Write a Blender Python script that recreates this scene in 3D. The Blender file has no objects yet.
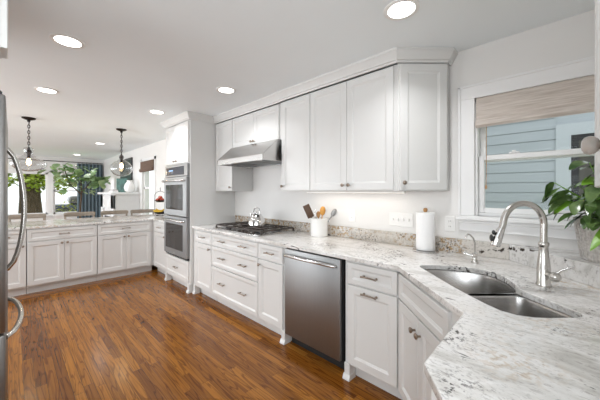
import bpy, bmesh, math, random
from mathutils import Vector, Matrix
PI = math.pi
R2 = math.sqrt(.5)
random.seed(7)
sc = bpy.context.scene
C = sc.collection

# ------------------------------------------------------------------ camera, world, exposure
cam_d = bpy.data.cameras.new('camera')
cam = bpy.data.objects.new('camera', cam_d); C.objects.link(cam)
cam.location = (0, 0, 1.34)
cam.rotation_euler = (PI/2, 0, PI/2 - math.atan2(288, 280))
cam_d.sensor_width = 36; cam_d.lens = 280/600*36; cam_d.shift_y = -8.5/600
cam_d.clip_start = .02; cam_d.clip_end = 200
sc.camera = cam
W = bpy.data.worlds.new('World'); sc.world = W; W.use_nodes = True
bg = W.node_tree.nodes['Background']
bg.inputs[0].default_value = (.93, .97, 1, 1); bg.inputs[1].default_value = 1.5
sc.view_settings.view_transform = 'Standard'; sc.view_settings.look = 'None'
sc.view_settings.gamma = 1; sc.view_settings.use_curve_mapping = False
sc.view_settings.exposure = 0.12
sc.cycles.use_denoising = True
sc.cycles.caustics_reflective = False; sc.cycles.caustics_refractive = False
sc.cycles.max_bounces = 10; sc.cycles.diffuse_bounces = 5; sc.cycles.transparent_max_bounces = 16
LAMP_W = 5.2      # every recessed ceiling lamp
LAMP_COL = (.97, .98, 1)

# area lights added to brighten the room, outside made-up openings out of view
def fill_light(name, loc, rot, sx, sy, w, col=(.90, .955, 1)):
    d = bpy.data.lights.new(name, 'AREA'); d.shape = 'RECTANGLE'; d.size = sx; d.size_y = sy; d.energy = w; d.color = col
    o = bpy.data.objects.new(name, d); C.objects.link(o); o.location = loc; o.rotation_euler = rot
fill_light('fill_left', (-6.6, -3.62, 1.1), (PI/2, 0, 0), 7.4, 1.9, 300)  # added light along the unseen left side
fill_light('fill_rear', (-.58, -2.95, 1.3), (PI/2, 0, 0), 1.75, 1.9, 22)  # added light behind the camera, evens out the fronts
fill_light('fill_right', (.47, -.62, 1.55), (PI/2, 0, PI/2), 1.5, 1.3, 34)  # added light beside the camera, brightens faces turned to the right

# ------------------------------------------------------------------ materials
def new_mat(name):
    m = bpy.data.materials.new(name); m.use_nodes = True
    nt = m.node_tree; b = nt.nodes['Principled BSDF']
    return m, nt, b
def N(nt, t, **kw):
    n = nt.nodes.new(t)
    for k, v in kw.items():
        if k.startswith('i_'): n.inputs[k[2:].replace('_', ' ')].default_value = v
        else: setattr(n, k, v)
    return n
def ramp(nt, src, stops, interp='LINEAR'):
    r = nt.nodes.new('ShaderNodeValToRGB'); r.color_ramp.interpolation = interp
    e = r.color_ramp.elements
    while len(e) < len(stops): e.new(.5)
    for i, (p, c) in enumerate(stops):
        e[i].position = p; e[i].color = (*c, 1) if len(c) == 3 else c
    nt.links.new(src, r.inputs[0]); return r
def noise(nt, vec, scale, detail=4, rough=.55, dist=0):
    n = N(nt, 'ShaderNodeTexNoise'); n.inputs['Scale'].default_value = scale
    n.inputs['Detail'].default_value = detail; n.inputs['Roughness'].default_value = rough
    n.inputs['Distortion'].default_value = dist
    if vec is not None: nt.links.new(vec, n.inputs['Vector'])
    return n.outputs['Fac']
def pos(nt, scale=(1, 1, 1), rot=(0, 0, 0), obj=False):
    if obj: s = N(nt, 'ShaderNodeTexCoord').outputs['Object']
    else: s = N(nt, 'ShaderNodeNewGeometry').outputs['Position']
    mp = N(nt, 'ShaderNodeMapping'); mp.inputs['Scale'].default_value = scale; mp.inputs['Rotation'].default_value = rot
    nt.links.new(s, mp.inputs[0]); return mp.outputs[0]
def mix(nt, fac, a, b):
    m = N(nt, 'ShaderNodeMix', data_type='RGBA')
    for sock, v in ((m.inputs[0], fac), (m.inputs[6], a), (m.inputs[7], b)):
        if isinstance(v, (int, float)): sock.default_value = v
        elif isinstance(v, tuple): sock.default_value = (*v, 1)
        else: nt.links.new(v, sock)
    return m.outputs[2]
def bump(nt, b, h, strength=.1, dist=.01):
    n = N(nt, 'ShaderNodeBump'); n.inputs['Strength'].default_value = strength; n.inputs['Distance'].default_value = dist
    nt.links.new(h, n.inputs['Height']); nt.links.new(n.outputs[0], b.inputs['Normal'])
def simple(name, col, rough=.5, metal=0, var=.04, vscale=30, coat=0, bumps=0, stretch=(1, 1, 1), obj=False):
    m, nt, b = new_mat(name)
    v = pos(nt, stretch, obj=obj); f = noise(nt, v, vscale)
    lo = tuple(max(0, c*(1-var)) for c in col); hi = tuple(min(1, c*(1+var)) for c in col)
    r = ramp(nt, f, [(.3, lo), (.7, hi)])
    nt.links.new(r.outputs[0], b.inputs['Base Color'])
    b.inputs['Roughness'].default_value = rough; b.inputs['Metallic'].default_value = metal
    b.inputs['Coat Weight'].default_value = coat
    if bumps: bump(nt, b, f, bumps)
    return m
def emit(name, col, s):
    m, nt, b = new_mat(name)
    b.inputs['Base Color'].default_value = (*col, 1)
    b.inputs['Emission Color'].default_value = (*col, 1); b.inputs['Emission Strength'].default_value = s
    return m
def thin_glass(name, tint=(1, 1, 1), refl=1.0, ior=1.45):
    m, nt, b = new_mat(name); nt.nodes.remove(b)
    out = nt.nodes['Material Output']
    t = N(nt, 'ShaderNodeBsdfTransparent'); t.inputs[0].default_value = (*tint, 1)
    g = N(nt, 'ShaderNodeBsdfGlossy'); g.inputs['Roughness'].default_value = .02
    fr = N(nt, 'ShaderNodeLayerWeight'); fr.inputs[0].default_value = .5
    pw = N(nt, 'ShaderNodeMath', operation='POWER'); pw.inputs[1].default_value = 4; nt.links.new(fr.outputs['Facing'], pw.inputs[0])
    mu = N(nt, 'ShaderNodeMath', operation='MULTIPLY_ADD'); mu.inputs[1].default_value = .8*refl; mu.inputs[2].default_value = .04*refl; mu.use_clamp = True
    nt.links.new(pw.outputs[0], mu.inputs[0])
    mx = N(nt, 'ShaderNodeMixShader'); nt.links.new(mu.outputs[0], mx.inputs[0])
    nt.links.new(t.outputs[0], mx.inputs[1]); nt.links.new(g.outputs[0], mx.inputs[2]); nt.links.new(mx.outputs[0], out.inputs[0])
    return m

def floor_mat():
    m, nt, b = new_mat('oak_floor')
    def planks(swap):
        v = pos(nt, rot=(0, 0, PI/2) if swap else (0, 0, 0))
        br = N(nt, 'ShaderNodeTexBrick'); nt.links.new(v, br.inputs['Vector'])
        br.inputs['Scale'].default_value = 1; br.inputs['Brick Width'].default_value = .78
        br.inputs['Row Height'].default_value = .057; br.inputs['Mortar Size'].default_value = .0009
        br.inputs['Mortar Smooth'].default_value = .3; br.offset = .37; br.offset_frequency = 2; br.squash = 1.3; br.squash_frequency = 3
        br.inputs['Color1'].default_value = (0, 0, 0, 1); br.inputs['Color2'].default_value = (1, 1, 1, 1); br.inputs['Mortar'].default_value = (.2, .2, .2, 1)
        tone = ramp(nt, br.outputs['Color'], [(0, (.16, .053, .0075)), (.3, (.24, .086, .011)), (.65, (.295, .109, .014)), (1, (.365, .145, .021))]).outputs[0]
        # per plank grain offset
        sx = N(nt, 'ShaderNodeVectorMath', operation='MULTIPLY_ADD'); nt.links.new(br.outputs['Color'], sx.inputs[0])
        sx.inputs[1].default_value = (7, 3, 5); nt.links.new(v, sx.inputs[2])
        mp = N(nt, 'ShaderNodeMapping'); mp.inputs['Scale'].default_value = (1.3, 15, 1); nt.links.new(sx.outputs[0], mp.inputs[0])
        n0 = noise(nt, mp.outputs[0], 1.0, 2, .4, .3)
        sn = N(nt, 'ShaderNodeMath', operation='MULTIPLY'); nt.links.new(n0, sn.inputs[0]); sn.inputs[1].default_value = 52
        s2 = N(nt, 'ShaderNodeMath', operation='SINE'); nt.links.new(sn.outputs[0], s2.inputs[0])
        g = ramp(nt, s2.outputs[0], [(.0, (.98, .98, .98)), (.5, (1.04, 1.04, 1.04)), (1, (.56, .50, .46))]).outputs[0]
        mp2 = N(nt, 'ShaderNodeMapping'); mp2.inputs['Scale'].default_value = (3, 120, 1); nt.links.new(sx.outputs[0], mp2.inputs[0])
        g2 = ramp(nt, noise(nt, mp2.outputs[0], 1.0, 3), [(.35, (.66, .63, .60)), (.58, (1, 1, 1))]).outputs[0]
        mm = N(nt, 'ShaderNodeMix', data_type='RGBA', blend_type='MULTIPLY'); mm.inputs[0].default_value = 1
        nt.links.new(tone, mm.inputs[6]); nt.links.new(g, mm.inputs[7])
        m2 = N(nt, 'ShaderNodeMix', data_type='RGBA', blend_type='MULTIPLY'); m2.inputs[0].default_value = 1
        nt.links.new(mm.outputs[2], m2.inputs[6]); nt.links.new(g2, m2.inputs[7])
        m3 = N(nt, 'ShaderNodeMix', data_type='RGBA'); nt.links.new(br.outputs['Fac'], m3.inputs[0])
        nt.links.new(m2.outputs[2], m3.inputs[6]); m3.inputs[7].default_value = (.05, .017, .006, 1)
        return m3.outputs[2]
    a = planks(False); c = planks(True)
    sep = N(nt, 'ShaderNodeSeparateXYZ'); nt.links.new(N(nt, 'ShaderNodeNewGeometry').outputs['Position'], sep.inputs[0])
    lt = N(nt, 'ShaderNodeMath', operation='LESS_THAN'); nt.links.new(sep.outputs[0], lt.inputs[0]); lt.inputs[1].default_value = -4.87
    col = mix(nt, lt.outputs[0], a, c)
    nt.links.new(col, b.inputs['Base Color'])
    b.inputs['Roughness'].default_value = .2
    b.inputs['Specular IOR Level'].default_value = .32
    return m

def granite(name, gold=.25, dark=.5, fine=1.0, tint=(1, 1, 1), splash=False):
    """white stone: grey drifts, tan patches, black crystals"""
    m, nt, b = new_mat(name)
    v = pos(nt); vs = pos(nt, (1, 1.0, 1.4), (0, 0, .6))
    big = noise(nt, pos(nt, (1.2, 3.2, 1.6), (0, 0, .55)), 2.2, 6, .62, 1.2)
    base = ramp(nt, big, [(.25, (.47, .45, .43)), (.40, (.70, .69, .67)), (.52, (.84, .835, .83)), (.70, (.80, .785, .765)), (.85, (.62, .59, .56))]).outputs[0]
    med = noise(nt, pos(nt, (1.6, 3.5, 2), (0, 0, .7)), 22*fine, 5, .7, .4)
    f1 = ramp(nt, med, [(.36, (1, 1, 1)), (.47, (0, 0, 0))]).outputs[0]
    c1 = mix(nt, N2(nt, f1, .72), base, (.40, .375, .355))
    # tan / gold patches
    gm = ramp(nt, noise(nt, v, 1.7, 2), [(.5-gold*.45, (0, 0, 0)), (.78-gold*.4, (1, 1, 1))]).outputs[0]
    gs = ramp(nt, noise(nt, v, 26*fine, 3, .6), [(.50, (0, 0, 0)), (.60, (1, 1, 1))]).outputs[0]
    c2 = mix(nt, NM(nt, gm, gs), c1, (.50, .33, .15))
    sp = N(nt, 'ShaderNodeSeparateXYZ'); nt.links.new(N(nt, 'ShaderNodeNewGeometry').outputs['Position'], sp.inputs[0])
    if splash:
        mr = N(nt, 'ShaderNodeMapRange'); nt.links.new(sp.outputs[0], mr.inputs[0]); mr.inputs[1].default_value = -.62; mr.inputs[2].default_value = -.52
        c2 = mix(nt, mr.outputs[0], c2, c1)
    # black specks in clusters
    dm = ramp(nt, noise(nt, vs, 2.6, 4, .6, .5), [(.58-dark*.12, (0, 0, 0)), (.70-dark*.12, (1, 1, 1))]).outputs[0]
    ds = ramp(nt, noise(nt, v, 42*fine, 3, .65), [(.535, (0, 0, 0)), (.60, (1, 1, 1))]).outputs[0]
    c3 = mix(nt, NM(nt, dm, ds), c2, (.045, .038, .034))
    # sparse dark crystals as drifting flecks
    fl = ramp(nt, noise(nt, pos(nt, (7, 26, 14), (0, 0, .35)), 1.0, 4, .6, 1.0), [(.662, (0, 0, 0)), (.70, (1, 1, 1))]).outputs[0]
    c4 = mix(nt, fl, c3, (.09, .085, .085))
    if splash:
        # one wandering dark crystal seam
        l1 = N(nt, 'ShaderNodeMath', operation='MULTIPLY_ADD'); nt.links.new(sp.outputs[0], l1.inputs[0]); l1.inputs[1].default_value = -.22; l1.inputs[2].default_value = -.925-.46*.22
        l2 = N(nt, 'ShaderNodeMath', operation='ADD'); nt.links.new(l1.outputs[0], l2.inputs[0]); nt.links.new(sp.outputs[2], l2.inputs[1])
        wob = N(nt, 'ShaderNodeMath', operation='MULTIPLY_ADD'); nt.links.new(noise(nt, v, 14, 4, .6), wob.inputs[0]); wob.inputs[1].default_value = .07; wob.inputs[2].default_value = -.035
        l3 = N(nt, 'ShaderNodeMath', operation='ADD'); nt.links.new(l2.outputs[0], l3.inputs[0]); nt.links.new(wob.outputs[0], l3.inputs[1])
        ab = N(nt, 'ShaderNodeMath', operation='ABSOLUTE'); nt.links.new(l3.outputs[0], ab.inputs[0])
        seam = ramp(nt, ab.outputs[0], [(.008, (1, 1, 1)), (.013, (0, 0, 0))]).outputs[0]
        xa = N(nt, 'ShaderNodeMapRange'); nt.links.new(sp.outputs[0], xa.inputs[0]); xa.inputs[1].default_value = -.50; xa.inputs[2].default_value = -.46
        xb = N(nt, 'ShaderNodeMapRange'); nt.links.new(sp.outputs[0], xb.inputs[0]); xb.inputs[1].default_value = -.10; xb.inputs[2].default_value = -.18
        c4 = mix(nt, NM(nt, NM(nt, seam, ramp(nt, noise(nt, v, 34, 3, .6), [(.47, (0, 0, 0)), (.53, (1, 1, 1))]).outputs[0]), NM(nt, xa.outputs[0], xb.outputs[0])), c4, (.05, .035, .025))
    tm = N(nt, 'ShaderNodeMix', data_type='RGBA', blend_type='MULTIPLY'); tm.inputs[0].default_value = 1
    nt.links.new(c4, tm.inputs[6]); tm.inputs[7].default_value = (*tint, 1)
    nt.links.new(tm.outputs[2], b.inputs['Base Color'])
    b.inputs['Roughness'].default_value = .13; b.inputs['Specular IOR Level'].default_value = .5
    return m
def N2(nt, col, k):
    m = N(nt, 'ShaderNodeMath', operation='MULTIPLY'); nt.links.new(col, m.inputs[0]); m.inputs[1].default_value = k; return m.outputs[0]
def NM(nt, a, c):
    m = N(nt, 'ShaderNodeMath', operation='MULTIPLY'); nt.links.new(a, m.inputs[0]); nt.links.new(c, m.inputs[1]); return m.outputs[0]

def steel(name, col=(.55, .54, .53), rough=.3, stretch=(200, 200, 1.5)):
    m, nt, b = new_mat(name)
    f = noise(nt, pos(nt, stretch), 3, 3)
    r = ramp(nt, f, [(.3, tuple(c*.93 for c in col)), (.7, tuple(min(1, c*1.06) for c in col))])
    nt.links.new(r.outputs[0], b.inputs['Base Color'])
    b.inputs['Metallic'].default_value = 1; b.inputs['Roughness'].default_value = rough
    b.inputs['Anisotropic'].default_value = .4
    return m
def woven(name, c1, c2, sx, sz, bumps=.5):
    m, nt, b = new_mat(name)
    f = noise(nt, pos(nt, (sx, sx, sz)), 1, 4, .6)
    r = ramp(nt, f, [(.3, c1), (.7, c2)]); nt.links.new(r.outputs[0], b.inputs['Base Color'])
    b.inputs['Roughness'].default_value = .8; bump(nt, b, f, bumps, .004); return m
def siding_mat():
    m, nt, b = new_mat('clapboard'); f = noise(nt, pos(nt, (1, 1, 8)), 3)
    r = ramp(nt, f, [(.3, (.33, .365, .39)), (.7, (.37, .405, .43))]); nt.links.new(r.outputs[0], b.inputs['Base Color'])
    b.inputs['Roughness'].default_value = .6; return m

M = {}
M['wall'] = simple('wall_paint', (.79, .775, .755), .6, var=.01, vscale=3)
M['ceil'] = simple('ceiling_paint', (.86, .905, .925), .8, var=.01, vscale=2)
M['cab'] = simple('cabinet_white', (.70, .695, .68), .35, var=.012, vscale=4)
M['trim'] = simple('trim_white', (.84, .835, .83), .35, var=.01, vscale=4)
M['floor'] = floor_mat()
M['granite'] = granite('granite_top', -.18, .5, 1.6, (.95, .935, .92))
M['granite_pen'] = granite('granite_peninsula', .0, .5)
M['granite_bs'] = granite('granite_splash', .6, .9, 1.7, (.74, .70, .65), True)
M['granite_ledge'] = granite('granite_ledge', -.25, .5, 1.0, (.84, .83, .82), True)
M['steel'] = steel('brushed_steel', (.33, .33, .33), .45)
M['steel_h'] = steel('brushed_steel_hood', (.62, .61, .60), .26, (2, 200, 200))
M['steel_sink'] = steel('sink_steel', (.50, .49, .48), .24, (60, 60, 60))
M['steel_fr'] = steel('fridge_steel', (.27, .26, .25), .38)
M['nickel'] = steel('brushed_nickel', (.60, .58, .55), .22, (40, 40, 40))
M['chrome'] = steel('polished_chrome', (.75, .74, .73), .08, (10, 10, 10))
M['hard'] = steel('antique_nickel', (.33, .27, .22), .32, (50, 50, 50))
M['bronze'] = simple('oiled_bronze', (.025, .02, .018), .4, .8)
M['black'] = simple('black_enamel', (.012, .012, .013), .3)
M['iron'] = simple('cast_iron', (.045, .034, .028), .55, bumps=.2, vscale=200)
M['darkgap'] = simple('black_plastic', (.01, .01, .01), .6)  # flat near-black for dishwasher body, toe panel and oven strip
M['oven_glass'] = simple('smoked_oven_glass', (.035, .032, .03), .05, var=.1)
for n_ in M['oven_glass'].node_tree.nodes:
    if n_.type == 'BSDF_PRINCIPLED': n_.inputs['Specular IOR Level'].default_value = .3
M['rubber'] = simple('dark_rubber', (.03, .03, .03), .6)
M['plastic'] = simple('white_plastic', (.85, .84, .82), .35, var=.01)
M['slot'] = simple('outlet_slot_grey', (.25, .24, .23), .5)
M['ceramic'] = simple('white_ceramic', (.84, .83, .81), .2, var=.01)
M['paper'] = simple('paper_towel_white', (.87, .86, .85), .9, var=.02, vscale=120, bumps=.15)
M['wood_dk'] = simple('walnut', (.10, .055, .03), .5, var=.3, stretch=(3, 3, 30))
M['wood_or'] = simple('orange_wood', (.62, .30, .06), .45, var=.15)
M['wood_lt'] = simple('turned_oak', (.42, .22, .08), .45, var=.2)
M['chair'] = simple('weathered_grey_wood', (.33, .28, .23), .6, var=.2, stretch=(20, 2, 20), vscale=4)
M['shade'] = woven('woven_shade', (.50, .43, .375), (.72, .655, .60), 6, 120)
M['shade_dk'] = woven('brown_shade', (.11, .065, .045), (.17, .11, .08), 6, 100)
M['glass'] = thin_glass('window_glass', (.98, .99, .99), .15)
M['glass_p'] = thin_glass('pendant_glass', (.84, .845, .85), 2.6, 1.5)
M['crystal'] = simple('crystal', (.66, .60, .55), .05, var=.02)
for n_ in M['crystal'].node_tree.nodes:
    if n_.type == 'BSDF_PRINCIPLED': n_.inputs['Transmission Weight'].default_value = .6
M['led'] = emit('lamp_lens', (1, .97, .93), 7)
M['bulb'] = emit('bulb_glow', (1, .74, .42), 14)
M['strip'] = emit('led_strip', (1, .93, .84), 2)
M['display'] = simple('oven_display', (.02, .025, .04), .1)
M['digit'] = emit('display_digits', (.3, .5, .8), .25)
M['siding'] = siding_mat()
M['ext_trim'] = simple('pale_blue_trim', (.42, .455, .48), .5)
M['ext_glass'] = simple('dark_exterior_glass', (.09, .085, .075), .15, var=.2, vscale=3)
M['basket'] = woven('whitewashed_basket', (.44, .40, .37), (.72, .69, .66), 60, 90, .8)
M['soil'] = simple('potting_soil', (.03, .022, .016), .9, bumps=.6)
M['curtain'] = simple('slate_blue_linen', (.13, .175, .205), .85, var=.15, stretch=(20, 20, 1))
M['mantel'] = simple('mantel_white', (.80, .80, .80), .5, var=.02)
M['firebox'] = simple('firebox_black', (.03, .04, .05), .7)
M['bark'] = simple('tree_bark', (.11, .075, .05), .9, var=.45, vscale=6, bumps=.8, stretch=(4, 4, 1))
M['art'] = simple('dark_green_canvas', (.035, .07, .06), .6, var=.6, vscale=5)
M['art_gn'] = simple('deep_green_print', (.03, .10, .08), .5, var=.5, vscale=12)
M['book_a'] = simple('plum_book_cloth', (.12, .05, .06), .7)
M['book_b'] = simple('pale_book_cloth', (.6, .58, .55), .7)
M['drive'] = simple('pale_concrete', (.80, .79, .77), .8, var=.05, vscale=1)
M['lawn'] = simple('lawn_green', (.22, .30, .05), .9, var=.5, vscale=8)
M['car'] = simple('dark_car_paint', (.05, .06, .08), .3)
M['apple'] = simple('red_apple', (.45, .06, .03), .3, var=.5, vscale=20)
M['banana'] = simple('banana_yellow', (.75, .48, .03), .45, var=.15, vscale=20)
def leaf_mat(name, c1, c2, rough=.35, sc_=9, trans=.0):
    m, nt, b = new_mat(name); r = ramp(nt, noise(nt, pos(nt), sc_, 3), [(.32, c1), (.68, c2)])
    nt.links.new(r.outputs[0], b.inputs['Base Color']); b.inputs['Roughness'].default_value = rough
    b.inputs['Specular IOR Level'].default_value = .6
    if trans: b.inputs['Subsurface Weight'].default_value = 0; b.inputs['Transmission Weight'].default_value = trans
    return m
M['leaf'] = leaf_mat('glossy_leaf', (.035, .085, .022), (.16, .25, .08), .2, 14)
M['leaf_new'] = leaf_mat('young_leaf', (.14, .34, .02), (.24, .46, .05), .35, 12)
M['fig'] = leaf_mat('fig_leaf', (.20, .36, .14), (.46, .60, .32), .4, 6)
M['tree_leaf'] = leaf_mat('maple_leaf', (.16, .24, .012), (.42, .50, .05), .6, 1.2)
M['hedge_leaf'] = leaf_mat('hedge_leaf', (.30, .34, .02), (.55, .55, .05), .6, 3)

# ------------------------------------------------------------------ mesh building
class MB:
    def __init__(s): s.bm = bmesh.new()
    def box(s, x0, x1, y0, y1, z0, z1, bev=0, mat=None, seg=1):
        t = bmesh.new(); r = bmesh.ops.create_cube(t, size=1)
        for v in t.verts: v.co = Vector(((x0+x1)/2+v.co.x*(x1-x0), (y0+y1)/2+v.co.y*(y1-y0), (z0+z1)/2+v.co.z*(z1-z0)))
        if bev: bmesh.ops.bevel(t, geom=t.edges[:], offset=bev, segments=seg, affect='EDGES', profile=.5)
        return s.add(t, mat)
    def add(s, t, mat=None):
        if mat is not None: bmesh.ops.transform(t, matrix=mat, verts=t.verts[:])
        me = bpy.data.meshes.new('t'); t.to_mesh(me); t.free(); s.bm.from_mesh(me); bpy.data.meshes.remove(me); return s
    def prism(s, poly, z0, z1, holes=(), mat=None):
        t = bmesh.new(); es = []
        for loop in [poly, *holes]:
            vs = [t.verts.new((x, y, z1)) for x, y in loop]
            es += [t.edges.new((vs[i], vs[(i+1) % len(vs)])) for i in range(len(vs))]
        bmesh.ops.triangle_fill(t, edges=es, use_beauty=True)
        bmesh.ops.recalc_face_normals(t, faces=t.faces[:])
        g = bmesh.ops.extrude_face_region(t, geom=t.faces[:])
        for e in g['geom']:
            if isinstance(e, bmesh.types.BMVert): e.co.z = z0
        bmesh.ops.recalc_face_normals(t, faces=t.faces[:])
        return s.add(t, mat)
    def lathe(s, prof, seg=24, mat=None, cap=True):
        t = bmesh.new(); rings = []
        for r, z in prof:
            rings.append([t.verts.new((r*math.cos(2*PI*i/seg), r*math.sin(2*PI*i/seg), z)) for i in range(seg)])
        for a, b in zip(rings, rings[1:]):
            for i in range(seg):
                t.faces.new((a[i], a[(i+1) % seg], b[(i+1) % seg], b[i]))
        if cap:
            if prof[0][0] > 1e-5: t.faces.new(rings[0][::-1])
            if prof[-1][0] > 1e-5: t.faces.new(rings[-1])
        bmesh.ops.remove_doubles(t, verts=t.verts[:], dist=1e-6)
        bmesh.ops.recalc_face_normals(t, faces=t.faces[:])
        return s.add(t, mat)
    def tube(s, pts, r, seg=10, closed=False, mat=None):
        t = bmesh.new(); pts = [Vector(p) for p in pts]; n = len(pts)
        rs = r if isinstance(r, (list, tuple)) else [r]*n
        up = Vector((0, 0, 1)); rings = []
        for i, p in enumerate(pts):
            a = pts[(i-1) % n] if (closed or i > 0) else p; b = pts[(i+1) % n] if (closed or i < n-1) else p
            d = (b-a).normalized()
            if i == 0:
                u = d.cross(Vector((0, 0, 1)) if abs(d.z) < .9 else Vector((1, 0, 0))).normalized()
            else:
                u = (u - d*u.dot(d)).normalized()
            w = d.cross(u)
            rings.append([t.verts.new(p + (u*math.cos(2*PI*k/seg) + w*math.sin(2*PI*k/seg))*rs[i]) for k in range(seg)])
        m = n if closed else n-1
        for i in range(m):
            a, b = rings[i], rings[(i+1) % n]
            for k in range(seg): t.faces.new((a[k], a[(k+1) % seg], b[(k+1) % seg], b[k]))
        if not closed: t.faces.new(rings[0][::-1]); t.faces.new(rings[-1])
        bmesh.ops.recalc_face_normals(t, faces=t.faces[:])
        return s.add(t, mat)
    def ball(s, c, r, seg=16, scale=(1, 1, 1)):
        t = bmesh.new(); bmesh.ops.create_uvsphere(t, u_segments=seg, v_segments=max(6, seg*2//3), radius=r)
        return s.add(t, Matrix.Translation(c) @ Matrix.Diagonal((*scale, 1)))
    def extrude_x(s, prof, x0, x1, mat=None):
        """closed (y,z) profile swept along x"""
        t = bmesh.new(); a = [t.verts.new((x0, y, z)) for y, z in prof]; b = [t.verts.new((x1, y, z)) for y, z in prof]; n = len(prof)
        for i in range(n): t.faces.new((a[i], a[(i+1) % n], b[(i+1) % n], b[i]))
        t.faces.new(a[::-1]); t.faces.new(b)
        bmesh.ops.recalc_face_normals(t, faces=t.faces[:]); return s.add(t, mat)
    def sweep(s, prof, path):
        """(out, z) profile carried along an XY path with mitred corners; out is to the right of travel"""
        t = bmesh.new(); P = [Vector((x, y)) for x, y in path]; rings = []
        for i, p in enumerate(P):
            d0 = (P[i]-P[i-1]).normalized() if i else (P[1]-P[0]).normalized()
            d1 = (P[i+1]-P[i]).normalized() if i < len(P)-1 else d0
            n0 = Vector((d0.y, -d0.x)); n1 = Vector((d1.y, -d1.x)); nn = (n0+n1).normalized(); k = 1/max(.3, nn.dot(n0))
            rings.append([t.verts.new((p.x+nn.x*k*o, p.y+nn.y*k*o, z)) for o, z in prof])
        n = len(prof)
        for a, b in zip(rings, rings[1:]):
            for i in range(n): t.faces.new((a[i], a[(i+1) % n], b[(i+1) % n], b[i]))
        t.faces.new(rings[0][::-1]); t.faces.new(rings[-1])
        bmesh.ops.recalc_face_normals(t, faces=t.faces[:]); return s.add(t)
    def panel(s, x0, x1, z0, z1, t=.02, rail=.055, y=0., rec=.009, bead=.012):
        """framed cabinet front facing -y, back at y"""
        q = bmesh.new()
        def rect(i, yy): return [q.verts.new((a, yy, b)) for a, b in ((x0+i, z0+i), (x1-i, z0+i), (x1-i, z1-i), (x0+i, z1-i))]
        rr = [rect(0, y), rect(0, y-t+.003), rect(.003, y-t), rect(rail, y-t), rect(rail+.003, y-t+.003), rect(rail+bead, y-t+rec-.002), rect(rail+bead+.002, y-t+rec)]
        for a, b in zip(rr, rr[1:]):
            for i in range(4): q.faces.new((a[i], a[(i+1) % 4], b[(i+1) % 4], b[i]))
        q.faces.new(rr[-1]); q.faces.new(rr[0][::-1])
        bmesh.ops.recalc_face_normals(q, faces=q.faces[:]); return s.add(q)
    def leaf(s, base, tip, w, lift=.0, n=6, fold=.15, side=None, lobes=0, back=.0):
        base, tip = Vector(base), Vector(tip); mid = (base+tip)/2 + Vector((0, 0, lift)); t = bmesh.new(); rows = []
        d0 = tip-base
        sd = Vector(side) if side else d0.cross(Vector((0, 0, 1)))
        if sd.length < 1e-4: sd = Vector((1, 0, 0))
        sd.normalize()
        for i in range(n+1):
            u = i/n; p = base*(1-u)**2 + mid*2*u*(1-u) + tip*u*u
            tg = ((mid-base)*(1-u) + (tip-mid)*u).normalized(); nm = sd.cross(tg)
            if nm.z < 0: nm = -nm
            ww = w/2*math.sin(PI*min(1, u*.93+.05))**.8*(1 + lobes*.25*math.sin(u*17))
            rows.append([t.verts.new(p - sd*ww + nm*fold*ww), t.verts.new(p), t.verts.new(p + sd*ww + nm*fold*ww)])
        for a, b in zip(rows, rows[1:]):
            for k in range(2): t.faces.new((a[k], a[k+1], b[k+1], b[k]))
        return s.add(t)
    def quad(s, vs):
        s.bm.faces.new([s.bm.verts.new(v) for v in vs]); return s
    def build(s, name, mat, parent=None, smooth=None, loc=None):
        me = bpy.data.meshes.new(name); s.bm.to_mesh(me); s.bm.free()
        for mm in (mat if isinstance(mat, (list, tuple)) else [mat]): me.materials.append(M[mm] if isinstance(mm, str) else mm)
        o = bpy.data.objects.new(name, me); C.objects.link(o)
        if parent: o.parent = parent
        if loc: o.location = loc
        if smooth is not None and len(me.polygons):
            me.polygons.foreach_set('use_smooth', [True]*len(me.polygons))
            try: me.set_sharp_from_angle(angle=math.radians(smooth))
            except Exception: pass
        return o
def tag(o, label, cat, group=None, kind=None):
    o['label'] = label; o['category'] = cat
    if group: o['group'] = group
    if kind: o['kind'] = kind
    return o
def thing(name, label, cat, loc=(0, 0, 0), rz=0, group=None):
    o = bpy.data.objects.new(name, None); C.objects.link(o); o.location = loc; o.rotation_euler = (0, 0, rz); o.empty_display_size = .1
    return tag(o, label, cat, group)
def struct(o, label=None, cat=None):
    o['kind'] = 'structure'
    if label: o['label'] = label
    if cat: o['category'] = cat
    return o
def copy_tree(o, parent=None):
    c = o.copy(); C.objects.link(c)
    if parent: c.parent = parent
    for ch in list(o.children): copy_tree(ch, c)
    return c
def T(x, y, z): return Matrix.Translation((x, y, z))
def RX(a): return Matrix.Rotation(a, 4, 'X')
def RY(a): return Matrix.Rotation(a, 4, 'Y')
def RZ(a): return Matrix.Rotation(a, 4, 'Z')

# ------------------------------------------------------------------ dimensions
CE = 2.38; YW = 2.32; XR = .36; YF = 2.12; XF = -11.2; CT = .885; CB = .855
UB = 1.345; UT = 2.29          # wall cabinets bottom / top of doors

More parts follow.
